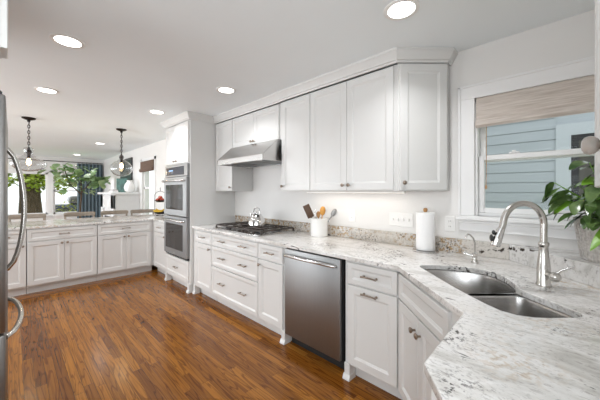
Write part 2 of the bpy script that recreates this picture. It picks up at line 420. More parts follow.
# ------------------------------------------------------------------ room shell
struct(MB().box(XF-.1, XR+.1, -3.6, YW+.1, -.1, 0).build('floor', 'floor'), 'stained oak strip floor', 'floor')
struct(MB().box(XF-.1, XR+.1, -3.6, YW+.1, CE, CE+.1).build('ceiling', 'ceil'), 'flat white ceiling', 'ceiling')
def wall_y(name, y0, y1, x0, x1, openings=()):
    """wall slab between y0..y1, openings = (xa, xb, za, zb)"""
    mb = MB(); xs = x0
    for xa, xb, za, zb in sorted(openings):
        mb.box(xs, xa, y0, y1, 0, CE); mb.box(xa, xb, y0, y1, 0, za); mb.box(xa, xb, y0, y1, zb, CE); xs = xb
    mb.box(xs, x1, y0, y1, 0, CE); return struct(mb.build(name, 'wall'))
def wall_x(name, x0, x1, y0, y1, openings=()):
    mb = MB(); ys = y0
    for ya, yb, za, zb in sorted(openings):
        mb.box(x0, x1, ys, ya, 0, CE); mb.box(x0, x1, ya, yb, 0, za); mb.box(x0, x1, ya, yb, zb, CE); ys = yb
    mb.box(x0, x1, ys, y1, 0, CE); return struct(mb.build(name, 'wall'))
WX0, WX1, WZ0, WZ1 = -.50, .275, 1.165, 2.005
wall_y('wall_window', YW, YW+.14, -4.2, XR+.1, [(WX0, WX1, WZ0, WZ1)])
wall_y('wall_dining', YF, YF+.14, XF-.1, -4.2, [(-7.17, -6.36, .62, 2.03)])
wall_x('wall_right', XR, XR+.1, -2.9, YW, [(-1.42, .18, .9, 2.25)])  # unseen opening put in for the right-hand area light
wall_y('wall_back', -.9, -.78, -2.75, -1.6)
wall_x('wall_alcove', -1.7, -1.6, -2.8, -.9)
wall_y('wall_rear', -2.9, -2.8, -1.7, XR, [(-1.46, .30, .35, 2.25)])  # opening out of view, added to let the rear area light in
wall_x('wall_side', -2.85, -2.75, -3.5, -.78)
wall_y('wall_left', -3.6, -3.5, XF-.1, -2.75, [(-10.4, -8.2, .1, 2.05), (-7.2, -5.0, .1, 2.05), (-4.4, -2.8, .1, 2.05)])  # three unseen openings added so the left area light reaches inside
FZ0, FZ1 = .66, 1.90
wall_x('wall_far', XF-.14, XF, -3.5, YF, [(-3.0, -1.4, FZ0, FZ1), (-1.2, .745, FZ0, FZ1), (.865, 2.0, FZ0, FZ1)])

def sash_y(mb, x0, x1, z0, z1, y, w=.04, d=.035):
    mb.box(x0, x0+w, y-d/2, y+d/2, z0, z1, .004); mb.box(x1-w, x1, y-d/2, y+d/2, z0, z1, .004)
    mb.box(x0+w, x1-w, y-d/2, y+d/2, z0, z0+w, .004); mb.box(x0+w, x1-w, y-d/2, y+d/2, z1-w, z1, .004)
# window over the sink
w1 = struct(thing('window_1', 'white double hung window above the sink looking onto pale blue siding', 'window', ((WX0+WX1)/2, YW, WZ0)))
L1 = (-(WX0+WX1)/2, -YW, -WZ0); Tm = L1
def wb(mb, *a, **k): return mb
m = MB()
for a in ((WX0-.10, WX0+.0, YW-.022, YW, WZ0-.0, WZ1), (WX1, WX1+.082, YW-.022, YW, WZ0, WZ1), (WX0-.10, WX1+.082, YW-.022, YW, WZ1, WZ1+.10)): m.box(*a, .003)
m.box(WX0-.105, WX1+.082, YW-.03, YW, WZ1+.085, WZ1+.102, .003)
m.box(WX0-.105, WX0-.087, YW-.03, YW, WZ0, WZ1+.10, .003)
o = m.build('casing', 'trim', w1, loc=L1)
m = MB().box(WX0-.115, WX1+.085, YW-.06, YW+.03, WZ0-.03, WZ0, .006); m.box(WX0-.10, WX1+.08, YW-.02, YW, WZ0-.11, WZ0-.03, .004); m.box(WX0-.10, WX1+.08, YW-.028, YW, WZ0-.055, WZ0-.03, .006)
m.build('window_sill', 'trim', w1, loc=L1)
m = MB()
m.box(WX0, WX0+.014, YW, YW+.12, WZ0, WZ1); m.box(WX1-.014, WX1, YW, YW+.12, WZ0, WZ1); m.box(WX0, WX1, YW, YW+.12, WZ1-.025, WZ1); m.box(WX0, WX1, YW+.02, YW+.12, WZ0, WZ0+.022)
m.build('jamb', 'trim', w1, loc=L1)
ZM = 1.575
m = MB(); sash_y(m, WX0+.014, WX1-.014, WZ0+.022, ZM+.022, YW+.05, .036); m.build('lower_sash', 'trim', w1, loc=L1)
m = MB(); sash_y(m, WX0+.014, WX1-.014, ZM-.022, WZ1-.025, YW+.092, .036); m.build('upper_sash', 'trim', w1, loc=L1)
m = MB().box(WX0+.045, WX1-.045, YW+.048, YW+.052, WZ0+.06, ZM-.02); m.build('lower_pane', 'glass', w1, loc=L1)
m = MB().box(WX0+.045, WX1-.045, YW+.09, YW+.094, ZM+.02, WZ1-.065); m.build('upper_pane', 'glass', w1, loc=L1)
m = MB().box(-.31, -.25, YW+.03, YW+.055, ZM+.022, ZM+.034, .004); m.box(-.29, -.27, YW+.02, YW+.04, ZM+.03, ZM+.042, .003); m.build('sash_lock', 'trim', w1, loc=L1)

def far_window(name, axis, a0, a1, z0, z1, p, label, mull=None, rail=1.34):
    """axis 'x': in the wall at x=p looking along x; 'y': in the wall at y=p"""
    if axis == 'x': t = struct(thing(name, label, 'window', (p, (a0+a1)/2, z0))); Mx = RZ(PI/2)
    else: t = struct(thing(name, label, 'window', ((a0+a1)/2, p, z0))); Mx = Matrix.Identity(4)
    h = (a1-a0)/2; H = z1-z0
    # local: x along the opening, +y outwards (after rotation), z from sill
    S = Mx
    def bld(nm, mat, boxes):
        q = MB()
        for b in boxes: q.box(*b, mat=S)
        return q.build(nm, mat, t)
    bld('casing', 'trim', [(-h-.06, -h, -.02, 0, -.06, H+.06), (h, h+.06, -.02, 0, -.06, H+.06), (-h-.06, h+.06, -.02, 0, H, H+.06), (-h-.06, h+.06, -.04, .02, -.06, 0)])
    fr = [(-h, -h+.05, .03, .1, 0, H), (h-.05, h, .03, .1, 0, H), (-h, h, .03, .1, 0, .05), (-h, h, .03, .1, H-.05, H)]
    if rail: fr.append((-h, h, .03, .1, rail-z0-.022, rail-z0+.022))
    if mull is not None: fr.append((mull-.03, mull+.03, .03, .1, 0, H))
    bld('window_frame', 'trim', fr); bld('pane', 'glass', [(-h+.05, h-.05, .06, .064, .05, H-.05)])
    return t
far_window('window_2', 'y', -7.17, -6.36, .62, 2.03, YF, 'narrow white window in the dining wall under a brown roman shade', rail=1.42)
far_window('window_3', 'x', -1.2, .745, FZ0, FZ1, XF, 'wide far window showing the thick tree trunk', None, None)
far_window('window_4', 'x', .865, 2.0, FZ0, FZ1, XF, 'far window beside the slate blue curtain', None, 1.36)

# trim along the cabinets' tops (one run of crown moulding) and at the walls
crown = [(0, UT-.0), (.012, UT), (.016, UT+.014), (.026, UT+.018), (.03, UT+.03), (.052, CE-.022), (.058, CE-.018), (.058, CE), (0, CE)]
o = MB().sweep(crown, [(-4.435, 2.05), (-4.435, 1.63), (-3.61, 1.63), (-3.61, 1.995), (-2.215, 1.995), (-2.215, 1.983), (-.928, 1.983), (-.668, 2.243), (-.668, YW-.001)]).build('trim_1', 'cab')
struct(o, 'white crown moulding running along the tops of the wall cabinets', 'crown moulding')
o = MB().box(XF, -7.2, YF-.015, YF, 0, .12, .004).box(XF, XF+.015, -3.4, YF-.02, 0, .12, .004).build('baseboard_far', 'trim'); struct(o)

# ------------------------------------------------------------------ hardware
def knob_bm(): return MB().lathe([(.006, 0), (.0055, .012), (.009, .016), (.0145, .022), (.0155, .027), (.012, .031), (.0, .033)], 14, RX(PI/2))
KN = knob_bm(); PROTO = {}
def knob(parent, x, z, y=-.02):
    if 'k' not in PROTO:
        o = knob_bm().build('knob', 'hard', parent, 40); PROTO['k'] = o.data
    else:
        o = bpy.data.objects.new('knob', PROTO['k']); C.objects.link(o); o.parent = parent
    o.location = (x, y, z); return o
def pull(parent, x, z, y=-.02, w=.1):
    key = ('p', w)
    if key not in PROTO:
        m = MB(); h = w/2
        m.tube([(-h*1.12, -.026, 0), (-h*.9, -.028, .001), (-h*.5, -.031, .003), (0, -.032, .004), (h*.5, -.031, .003), (h*.9, -.028, .001), (h*1.12, -.026, 0)], [.0075, .0055, .005, .0055, .005, .0055, .0075], 10)
        for sx in (-1, 1): m.tube([(sx*h*.92, 0, 0), (sx*h*.92, -.006, 0), (sx*h*.92, -.026, 0)], [.009, .006, .0055], 10)
        o = m.build('pull', 'hard', parent, 40); PROTO[key] = o.data
    else:
        o = bpy.data.objects.new('pull', PROTO[key]); C.objects.link(o); o.parent = parent
    o.location = (x, y, z); return o
def door(parent, x0, x1, z0, z1, kx=None, kz=None, name='door', px=None, pz=None, rail=.055):
    o = MB().panel(x0, x1, z0, z1, rail=rail).build(name, 'cab', parent)
    if kx is not None: knob(o, kx, kz)
    if px is not None: pull(o, px, pz)
    return o
def drawer(parent, x0, x1, z0, z1, pulls=(), rail=.035):
    o = MB().panel(x0, x1, z0, z1, rail=rail).build('drawer', 'cab', parent)
    for p in pulls: pull(o, p, (z0+z1)/2)
    return o
def foot(parent, x, w=.045):
    m = MB().box(x-w/2, x+w/2, -.018, .06, .03, .115, .002)
    m.extrude_x([(-.018, .035), (-.03, .012), (-.032, 0), (.05, 0), (.05, .035)], x-w/2-.006, x+w/2+.006)
    return m.build('foot', 'cab', parent)
DT, DB = .838, .118
def base_body(parent, w, d=.62, side0=True, side1=True):
    m = MB().box(0, w, 0, d, .10, CB-.002, .001).box(.002, w-.002, .065, d, 0, .10)
    return m.build('body', 'cab', parent)
def wall_body(parent, w, d, z0=0, z1=UT-UB):
    return MB().box(0, w, 0, d, z0, z1, .001).build('body', 'cab', parent)

# ------------------------------------------------------------------ base cabinets, window wall (faces -Y, plane y=1.685)
FY = 1.685
def base(x0, x1, label): return thing('base_cabinet', label, 'cabinet', (x0, FY, 0), 0, 'white base cabinets along the range wall')
g = .0015
X = [-3.53, -3.105, -2.19, -1.805]
t = base(-3.605, X[1]-g, 'narrow white base cabinet of one drawer over one door, beside the oven tower'); w = X[1]-g+3.605
base_body(t, w); drawer(t, .075, w-.004, .695, DT, [.075+(w-.075)/2]); door(t, .075, w-.004, DB, .685, w-.035, .64); foot(t, .045)
t = base(X[1]+g, X[2]-g, 'wide white base cabinet with three deep drawers below the cooktop'); w = X[2]-X[1]-2*g
base_body(t, w)
for z0, z1 in ((.70, DT), (.46, .69), (DB, .45)): drawer(t, .004, w-.004, z0, z1, (w*.27, w*.73))
t = base(X[2]+g, X[3]-g, 'narrow white base cabinet of one drawer over one door, left of the dishwasher'); w = X[3]-X[2]-2*g
base_body(t, w); drawer(t, .004, w-.03, .695, DT, [w/2-.01]); door(t, .004, w-.03, DB, .685, .035, .64); foot(t, w-.024)
t = base(-1.178, -.775, 'white base cabinet with a drawer and a pull-out front, right of the dishwasher'); w = .403
base_body(t, w); drawer(t, .03, w-.004, .69, DT, [.03+w/2-.02]); d_ = door(t, .03, w-.004, DB, .68, px=.03+w/2-.02, pz=.645); foot(t, .024)

# dishwasher
t = thing('dishwasher', 'stainless steel dishwasher with a full-width bar handle under the granite counter', 'dishwasher', (-1.797, FY, 0))
w = .602
MB().box(.003, w, .0, .58, .1, CB-.004).box(.02, w-.02, .06, .5, .0, .1).build('body', 'darkgap', t)
m = MB(); m.box(0.004, w-.010, -.032, -.002, .105, .845, .006, seg=2); m.build('door_panel', 'steel', t, 40)
m = MB().tube([(.03, -.032, .79), (.03, -.06, .795), (.045, -.07, .797), (w/2, -.074, .797), (w-.06, -.07, .797), (w-.045, -.06, .795), (w-.045, -.032, .79)], .0125, 12)
m.build('handle', 'steel_h', t, 50)
MB().box(.01, w-.01, .05, .06, .005, .098).build('toe_panel', 'darkgap', t)

# diagonal sink cabinet (faces the room corner)
t = thing('sink_cabinet', 'white diagonal corner cabinet with false front and two doors below the sink', 'cabinet', (-.765, FY-.005, 0), -PI/4)
w = .665
m = MB(); m.box(0, w, 0, .02, .1, CB-.002).box(0, w, .06, .075, 0, .1).box(.02, w-.02, .02, .40, .1, .62); m.build('body', 'cab', t)
MB().panel(.02, w-.09, .69, DT, rail=.035).build('false_front', 'cab', t)
door(t, .02, .292, DB, .68, .262, .61); door(t, .296, w-.09, DB, .68, .326, .61)
# right leg cabinet (faces -X)
t = thing('base_cabinet', 'white base cabinet with one door under the near clipped counter corner', 'cabinet', (-.25, 1.19, 0), -PI/2)
MB().box(.02, .42, .0, .55, .1, CB-.002).box(.02, .42, .06, .55, 0, .1).build('body', 'cab', t)
drawer(t, .03, .415, .69, DT, [.22]); door(t, .03, .415, DB, .68, .39, .64)

# ------------------------------------------------------------------ oven tower
t = thing('oven_cabinet', 'tall white cabinet tower that houses the two steel ovens', 'cabinet', (-4.435, 1.64, 0))
w = .825
m = MB(); m.box(0, .022, 0, .47, .1, UT+.02).box(w-.022, w, 0, YW-1.64-.002, .1, UT+.02).box(.022, w-.022, 0, .47, .1, .41).box(.022, w-.022, 0, .47, 1.715, UT+.02).box(.022, w-.022, .45, .47, .4, 1.72)
m.box(0.002, w-.002, .07, .47, 0, .1)
m.build('body', 'cab', t)
drawer(t, .03, w-.03, .13, .41, [w/2], .05)
door(t, .025, w/2-.002, 1.73, UT-.012, w/2-.04, 1.765); door(t, w/2+.002, w-.025, 1.73, UT-.012, w/2+.04, 1.765)
foot(t, .034, .05); foot(t, w-.034, .05)
# double oven
t = thing('double_oven', 'stainless steel double wall oven with dark glass doors set in the white tower', 'oven', (-4.435+.03, 1.64, .425))
w = .765; H = 1.29
MB().box(.02, w-.02, .0, .44, .005, H-.005).build('body', 'steel', t)
cp = MB().box(0, w, -.03, 0, H-.165, H, .004).build('control_panel', 'steel', t)
dp = MB().box(.05, w-.10, -.0335, -.029, H-.145, H-.03, .002).build('display', 'display', cp)
q = MB()
q.box(.16, .30, -.0345, -.0333, H-.085, H-.068)
q.build('clock_readout', 'digit', dp)
for k, (z0, z1) in enumerate(((.575, H-.175), (0.02, .565))):
    d_ = MB().box(0, w, -.045, 0, z0, z1, .006).build('oven_door', 'steel', t)
    MB().box(.07, w-.105, -.0475, -.044, z0+.085, z1-.105, .002).build('oven_window', 'oven_glass', d_)
    zz = z1-.055
    MB().tube([(.05, -.045, zz), (.05, -.085, zz+.004), (.08, -.095, zz+.005), (w/2, -.1, zz+.006), (w-.08, -.095, zz+.005), (w-.05, -.085, zz+.004), (w-.05, -.045, zz)], .014, 12).build('handle', 'steel_h', d_, 50)
MB().box(w/2-.035, w/2+.035, -.047, -.045, .045, .055).build('maker_plate', 'chrome', t)
MB().box(0, w, -.02, 0, 0, .016).build('vent_strip', 'darkgap', t)

# ------------------------------------------------------------------ corner + peninsula cabinets
t = thing('base_cabinet', 'narrow white base cabinet in the corner left of the oven tower', 'cabinet', (-5.052, 1.66, 0))
w = .612
MB().box(0, w, 0, .44, .10, CB-.002).box(0, w, .065, .44, 0, .1).build('body', 'cab', t)
drawer(t, .05, w-.01, .69, DT, [w/2+.02]); door(t, .05, w-.01, DB, .68, w-.04, .64)
PX = -5.055
pl = ['white peninsula cabinet with wide drawer and two doors, nearest the oven tower', 'white peninsula cabinet with wide drawer and two doors, nearer the refrigerator', 'white single-door peninsula cabinet partly behind the refrigerator handle']
for (y0, y1, n), lb in zip(((.883, 1.655, 2), (.133, .88, 2), (-.27, .13, 1)), pl):
    t = thing('peninsula_cabinet', lb, 'cabinet', (PX, y0, 0), PI/2, 'peninsula base cabinets'); w = y1-y0
    MB().box(0, w-.0015, 0, .60, .10, CB-.002).box(0, w-.0015, .065, .60, 0, .1).build('body', 'cab', t)
    e = .035 if n == 2 and y1 > 1 else .004
    drawer(t, .004, w-e, .69, DT, [(w-e)/2])
    if n == 2:
        c = (w-e+.004)/2
        door(t, .004, c-.0015, DB, .68, c-.03, .64); door(t, c+.0015, w-e, DB, .68, c+.03, .64)
    else: door(t, .004, w-e, DB, .68, w-.035, .64)

# ------------------------------------------------------------------ countertops
def st(s, t_): return ((s+t_)*R2, (t_-s)*R2)
HOLE = [(-1.70, .752), (-1.722, .78), (-1.728, .84), (-1.722, .89), (-1.70, .96), (-1.665, 1.04), (-1.62, 1.092), (-1.56, 1.115), (-1.48, 1.112), (-1.40, 1.092), (-1.345, 1.07), (-1.318, 1.045), (-1.28, 1.042), (-1.19, 1.05), (-1.10, 1.062), (-1.035, 1.066), (-1.01, 1.055), (-1.0, 1.02), (-.998, .92), (-1.003, .86), (-1.022, .815), (-1.06, .785), (-1.12, .772), (-1.22, .762), (-1.31, .755), (-1.5, .752)]
hole = [st(*p) for p in HOLE]
outer = [(-3.608, 1.655), (-.768, 1.648), (-.293, 1.182), (-.283, .764), (-.06, .47), (XR-.002, .47), (XR-.002, YW-.002), (-3.608, YW-.002)]
o = MB().prism(outer, CB, CT, [hole]).build('countertop', 'granite')
tag(o, 'white and grey granite countertop wrapping from the oven tower around the corner sink', 'countertop')
o.modifiers.new('edge', 'BEVEL').width = .004; o.modifiers['edge'].limit_method = 'ANGLE'; o.modifiers['edge'].segments = 2
o = MB().prism([(-6.02, -.28), (-5.03, -.28), (-5.03, 1.635), (-4.438, 1.635), (-4.438, YF-.002), (-6.02, YF-.002)], CB, CT).build('countertop', 'granite_pen')
tag(o, 'granite countertop on the far peninsula in front of the wooden stools', 'countertop')
o.modifiers.new('edge', 'BEVEL').width = .004; o.modifiers['edge'].limit_method = 'ANGLE'
# back wall of the peninsula under the overhang
o = tag(MB().box(-5.70, -5.66, -.27, YF-.005, 0, CB-.002).build('kickboard', 'cab'), 'white back panel under the peninsula overhang facing the stools', 'panel')
o = MB().box(-3.57, -.30, YW-.024, YW-.002, CT, CT+.105, .003).build('backsplash', 'granite_bs')
tag(o, 'low speckled tan granite backsplash strip along the range wall', 'backsplash')
o = MB().prism([(-.30, YW-.002), (-.30, 2.30), (XR-.002, 1.64), (XR-.002, YW-.002)], CT, CT+.105).build('corner_ledge', 'granite_ledge')
tag(o, 'raised diagonal granite ledge behind the sink carrying the basket', 'ledge')
o.modifiers.new('edge', 'BEVEL').width = .003; o.modifiers['edge'].limit_method = 'ANGLE'

# sink
sx, sy = st(-1.36, .9)
t = thing('sink', 'stainless steel undermount double bowl corner sink cut into the granite', 'sink', (sx, sy, .66))
def bowl(pts, zt, zb, parent, name):
    m = bmesh.new(); c = Vector((sum(p[0] for p in pts)/len(pts), sum(p[1] for p in pts)/len(pts)))
    rings = []
    for k, (ins, z) in enumerate(((-.03, zt), (.0, zt), (.004, zt-.01), (.010, zb+.045), (.02, zb+.016), (.05, zb), (.12, zb-.003))):
        ring = []
        for p in pts:
            d = c-Vector(p); q = Vector(p)+d.normalized()*min(ins, d.length*.8); X_, Y_ = st(*q); ring.append(m.verts.new((X_-sx, Y_-sy, z-.66)))
        rings.append(ring)
    n = len(pts)
    for a, b in zip(rings, rings[1:]):
        for i in range(n): m.faces.new((a[i], a[(i+1) % n], b[(i+1) % n], b[i]))
    m.faces.new(rings[-1]); bmesh.ops.recalc_face_normals(m, faces=m.faces[:])
    q = MB(); q.add(m); o = q.build(name, 'steel_sink', parent, 50)
    X_, Y_ = st(c.x, c.y); dr = MB().lathe([(.04, .004), (.036, .006), (.03, .001), (.0, .001)], 20).build('drain', 'chrome', o, 40); dr.location = (X_-sx, Y_-sy, zb-.66)
    return o
def smooth_loop(p, it=2):
    for _ in range(it):
        q = []
        for i in range(len(p)):
            a, b = p[i], p[(i+1) % len(p)]
            q += [(a[0]*.75+b[0]*.25, a[1]*.75+b[1]*.25), (a[0]*.25+b[0]*.75, a[1]*.25+b[1]*.75)]
        p = q
    return p
lb_ = [p for p in HOLE[:11]] + [(-1.325, 1.04), (-1.32, .95), (-1.32, .8), (-1.335, .757), (-1.5, .752)]
rb_ = [(-1.285, 1.04), (-1.19, 1.052), (-1.10, 1.064), (-1.035, 1.068), (-1.008, 1.056), (-.998, 1.02), (-.996, .92), (-1.001, .86), (-1.02, .813), (-1.06, .783), (-1.12, .770), (-1.22, .760), (-1.27, .758), (-1.292, .80), (-1.292, .95)]
bowl(smooth_loop(lb_, 1), CB-.001, .655, t, 'bowl'); bowl(smooth_loop(rb_, 1), CB-.001, .69, t, 'bowl')
# faucet
fx, fy = st(-1.335, 1.195)
t = thing('kitchen_faucet', 'brushed nickel high arc pull-down faucet behind the sink', 'faucet', (fx, fy, CT), -PI/4)
# local: +y towards the corner, -y over the sink
MB().lathe([(.030, 0), (.031, .008), (.027, .016), (.0265, .09), (.024, .12), (.0195, .155), (.018, .185), (.0195, .192), (.0215, .198), (.0215, .206), (.018, .212)], 28).build('body', 'nickel', t, 35)
arc = [(0, 0, .20), (0, 0, .30)]
rr = .098
for k in range(0, 15):
    a = PI*k/15*1.0
    arc.append((0, -rr+rr*math.cos(a), .30+rr*math.sin(a)))
arc += [(0, -2*rr-.004, .288), (0, -2*rr-.012, .272)]
MB().tube(arc, .0145, 16).build('spout', 'nickel', t, 50)
m = MB().tube([(0, -2*rr-.011, .275), (0, -2*rr-.022, .25), (0, -2*rr-.04, .20), (0, -2*rr-.042, .192)], [.0165, .019, .0235, .02], 18)
sh = m.build('spray_head', 'chrome', t, 45)
m = MB(); m.ball((0, -2*rr-.048, .258), .0095, 12, (1, .7, 1.2)); m.ball((0, -2*rr-.058, .232), .0115, 12, (1, .6, 1.5))
m.build('spray_button', 'rubber', sh, 40)
m = MB().tube([(.02, 0, .06), (.045, 0, .06), (.052, 0, .06)], [.016, .016, .0205], 16); m.ball((.06, 0, .06), .0225, 16)
hd = m.build('handle', 'nickel', t, 40)
MB().tube([(.062, .0, .075), (.085, .01, .098), (.115, .02, .118), (.13, .024, .124)], [.006, .0065, .006, .004], 10).build('lever', 'chrome', hd, 40)
# filtered water tap
ax, ay = st(-1.766, 1.138)
t = thing('water_tap', 'small brushed nickel filtered water tap left of the big faucet', 'tap', (ax, ay, CT), -PI/4)
MB().lathe([(.021, 0), (.021, .012), (.014, .02), (.0135, .05), (.016, .056), (.016, .062), (.006, .07)], 20).build('body', 'nickel', t, 40)
MB().tube([(0, 0, .06), (0, 0, .13), (0, -.01, .155), (0, -.03, .178), (0, -.045, .184), (0, -.055, .176), (0, -.057, .162)], .0052, 10).build('spout', 'nickel', t, 50)
MB().tube([(0, 0, .045), (-.022, -.018, .046), (-.032, -.026, .048), (-.05, -.038, .054), (-.056, -.042, .055)], [.007, .006, .011, .012, .006], 10).build('lever', 'chrome', t, 50)

# ------------------------------------------------------------------ cooktop, kettle
t = thing('gas_cooktop', 'black gas cooktop with cast iron grates on the granite under the hood', 'cooktop', (-2.71, 1.985, CT))
MB().box(-.455, .455, -.265, .255, .0, .012, .004).build('surface', 'steel_sink', t)
bp = [(-.31, .12), (-.31, -.12), (0, .02), (.29, .12), (.27, -.1)]
for x, y in bp:
    b_ = MB().lathe([(.05, .012), (.048, .02), (.03, .024), (.03, .03), (0, .031)], 18).build('burner', 'black', t, 40); b_.location = (x, y, 0)
for cx in (-.3, 0, .3):
    m = MB(); h = .145
    for y in (-.22, .235): m.box(cx-h, cx+h, y-.006, y+.006, .038, .052, .002)
    for x in (-h, h): m.box(cx+x-.006, cx+x+.006, -.22, .235, .038, .052, .002)
    m.box(cx-.005, cx+.005, -.22, .235, .04, .054, .002).box(cx-h, cx+h, .0, .01, .04, .054, .002)
    for y in (-.11, .12): m.box(cx-h, cx-.05, y-.005, y+.005, .04, .054, .002).box(cx+.05, cx+h, y-.005, y+.005, .04, .054, .002)
    for x in (-h, h):
        for y in (-.22, .235): m.box(cx+x-.008, cx+x+.008, y-.008, y+.008, .01, .042)
    m.build('grate', 'iron', t)
for i in range(5):
    k_ = MB().lathe([(.018, .012), (.017, .035), (.012, .038), (0, .038)], 16).build('control_knob', 'iron', t, 40); k_.location = (.08+i*.065, -.243, 0)
t = thing('kettle', 'polished steel tea kettle standing on the back burner grate', 'kettle', (-2.70, 2.035, CT+.0545))
MB().lathe([(.096, 0), (.104, .008), (.103, .03), (.094, .065), (.076, .10), (.055, .128), (.036, .136)], 28).build('body', 'chrome', t, 35)
l_ = MB().lathe([(.036, .128), (.034, .136), (.015, .142), (.008, .15), (.012, .158), (.0, .165)], 20).build('lid', 'chrome', t, 40)
MB().tube([(-.07, 0, .06), (-.1, 0, .09), (-.115, 0, .12), (-.12, 0, .13)], [.018, .014, .011, .01], 12).build('spout', 'chrome', t, 50)
MB().tube([(-.055, 0, .115), (-.062, 0, .16), (-.045, 0, .195), (0, 0, .21), (.045, 0, .195), (.062, 0, .16), (.055, 0, .115)], .0075, 10).build('handle', 'steel_h', t, 50)

# ------------------------------------------------------------------ hood and wall cabinets
t = thing('range_hood', 'stainless steel wedge range hood under the two short white doors', 'range hood', (-2.70, 1.775, 1.665))
m = MB().extrude_x([(0, .0), (0, .058), (.195, .232), (.52, .232), (.52, .0), (.505, .0), (.505, .03), (.02, .03), (.02, 0)], -.452, .452)

for x0 in (-.456, .444): m.extrude_x([(0, .0), (0, .058), (.195, .232), (.52, .232), (.52, .0)], x0, x0+.012)
m.build('shell', 'steel_h', t)
for i in range(3):
    q = MB(); x0 = -.42+i*.285
    for k in range(8): q.box(x0+k*.033, x0+k*.033+.02, .13, .49, .012, .03)
    q.build('baffle_filter', 'steel', t)
MB().box(-.43, .43, .025, .115, .010, .031, .003).build('control_strip', 'steel', t)
for x in (-.3, .3): MB().lathe([(.03, .006), (.03, .012), (0, .012)], 16, T(x, .07, 0)).build('hood_lamp', 'plastic', t)

FU = 1.995
t = thing('wall_cabinet', 'narrow tall white wall cabinet between oven tower and range hood', 'cabinet', (-3.608, FU+.02, UB), 0, 'white wall cabinets'); w = .438
wall_body(t, w, YW-FU-.022, 0, UT-UB); door(t, .01, w-.004, .006, UT-UB-.012, w-.035, .05)
t = thing('wall_cabinet', 'short white two-door wall cabinet directly above the range hood', 'cabinet', (-3.168, FU+.02, 1.90), 0, 'white wall cabinets'); w = .95
wall_body(t, w, YW-FU-.022, 0, UT-1.90); c = w/2-.02
door(t, .004, c-.0015, .004, UT-1.90-.012, c-.025, .035); door(t, c+.0015, w-.045, .004, UT-1.90-.012, c+.025, .035)
FU2 = 1.985
t = thing('wall_cabinet', 'white single-door wall cabinet just right of the range hood', 'cabinet', (-2.215, FU2+.02, UB), 0, 'white wall cabinets'); w = .415
wall_body(t, w, YW-FU2-.022); door(t, .012, w-.003, .006, UT-UB-.012, .035, .05)
t = thing('wall_cabinet', 'white two-door wall cabinet above the outlet and utensil crock', 'cabinet', (-1.798, FU2+.02, UB), 0, 'white wall cabinets'); w = .868
wall_body(t, w, YW-FU2-.022); c = .42
door(t, .003, c-.0015, .006, UT-UB-.012, c-.03, .05); door(t, c+.0015, w-.03, .006, UT-UB-.012, c+.03, .05)
t = thing('wall_cabinet', 'white angled end wall cabinet with one door, left of the sink window', 'cabinet', (-.927, FU2+.006, UB), PI/4, 'white wall cabinets'); w = .365
m = MB().prism([(0, 0), (w, 0), (w+.038, .038), (.225, .215), (.002, .01)], 0, UT-UB); m.build('body', 'cab', t)
door(t, .012, w-.006, .006, UT-UB-.012, .036, .06)
# under cabinet lamp
t = thing('under_cabinet_light', 'slim warm strip light under the white wall cabinets over the counter', 'light', (-1.5, 2.17, UB))
MB().box(-.5, .55, -.02, .02, -.016, -.001, .002).build('housing', 'plastic', t); MB().box(-.49, .54, -.014, .014, -.0175, -.0155).build('diffuser', 'strip', t)
ld = bpy.data.lights.new('strip_light', 'AREA'); ld.shape = 'RECTANGLE'; ld.size = 1.0; ld.size_y = .03; ld.energy = .8; ld.color = (1, .92, .82)
lo = bpy.data.objects.new('strip_light', ld); C.objects.link(lo); lo.parent = t; lo.location = (0.02, 0, -.02)

# right-hand wall cabinet beside the camera, with glass knob
t = thing('wall_cabinet', 'white wall cabinet with a clear glass knob at the right edge of the photo', 'cabinet', (.065, 1.15, UB), -PI/2, 'white wall cabinets')
wall_body(t, .72, XR-.065-.002, 0, CE-UB-.002)
d1 = MB().panel(.006, .40, .006, CE-UB-.03).build('door', 'cab', t); d2 = MB().panel(.404, .716, .006, CE-UB-.03).build('door', 'cab', t)
m = MB().lathe([(.009, 0), (.012, .002), (.008, .008), (.007, .014)], 18, T(.362, -.02, .085) @ RX(PI/2)).build('knob_stem', 'hard', d1, 40)
m = MB().lathe([(.007, .0), (.013, .003), (.0175, .009), (.0185, .015), (.016, .022), (.009, .026), (.0, .027)], 20, T(.362, -.026, .085) @ RX(PI/2)).build('glass_knob', 'crystal', d1, 50)

# ------------------------------------------------------------------ outlets, switches
def plate(name, label, cat, x, z, w, h, gang, kind):
    t = thing(name, label, cat, (x, YW, z), 0, 'wall plates above the counter')
    MB().box(-w/2, w/2, -.006, -.0005, -h/2, h/2, .002).build('plate', 'plastic', t)
    for i in range(gang):
        cx = (i-(gang-1)/2)*.046
        if kind == 'outlet':
            for dz in (-.02, .02):
                s_ = MB().box(cx-.016, cx+.016, -.008, -.005, dz-.014, dz+.014, .003).build('socket', 'plastic', t)
                MB().box(cx-.007, cx-.0045, -.0085, -.0078, dz-.004, dz+.006).box(cx+.0045, cx+.007, -.0085, -.0078, dz-.004, dz+.006).build('slot', 'slot', s_)
        else:
            MB().box(cx-.006, cx+.006, -.016, -.005, -.01, .012, .002).build('toggle', 'plastic', t)
    return t
plate('outlet', 'white duplex outlet below the strip light right of the utensil crock', 'outlet', -1.545, 1.105, .072, .115, 1, 'outlet')
plate('switch_plate', 'wide white plate of four switches behind the paper towels', 'switch', -1.05, 1.10, .21, .115, 4, 'switch')
plate('outlet', 'white duplex outlet between paper towels and window', 'outlet', -.665, 1.095, .072, .115, 1, 'outlet')

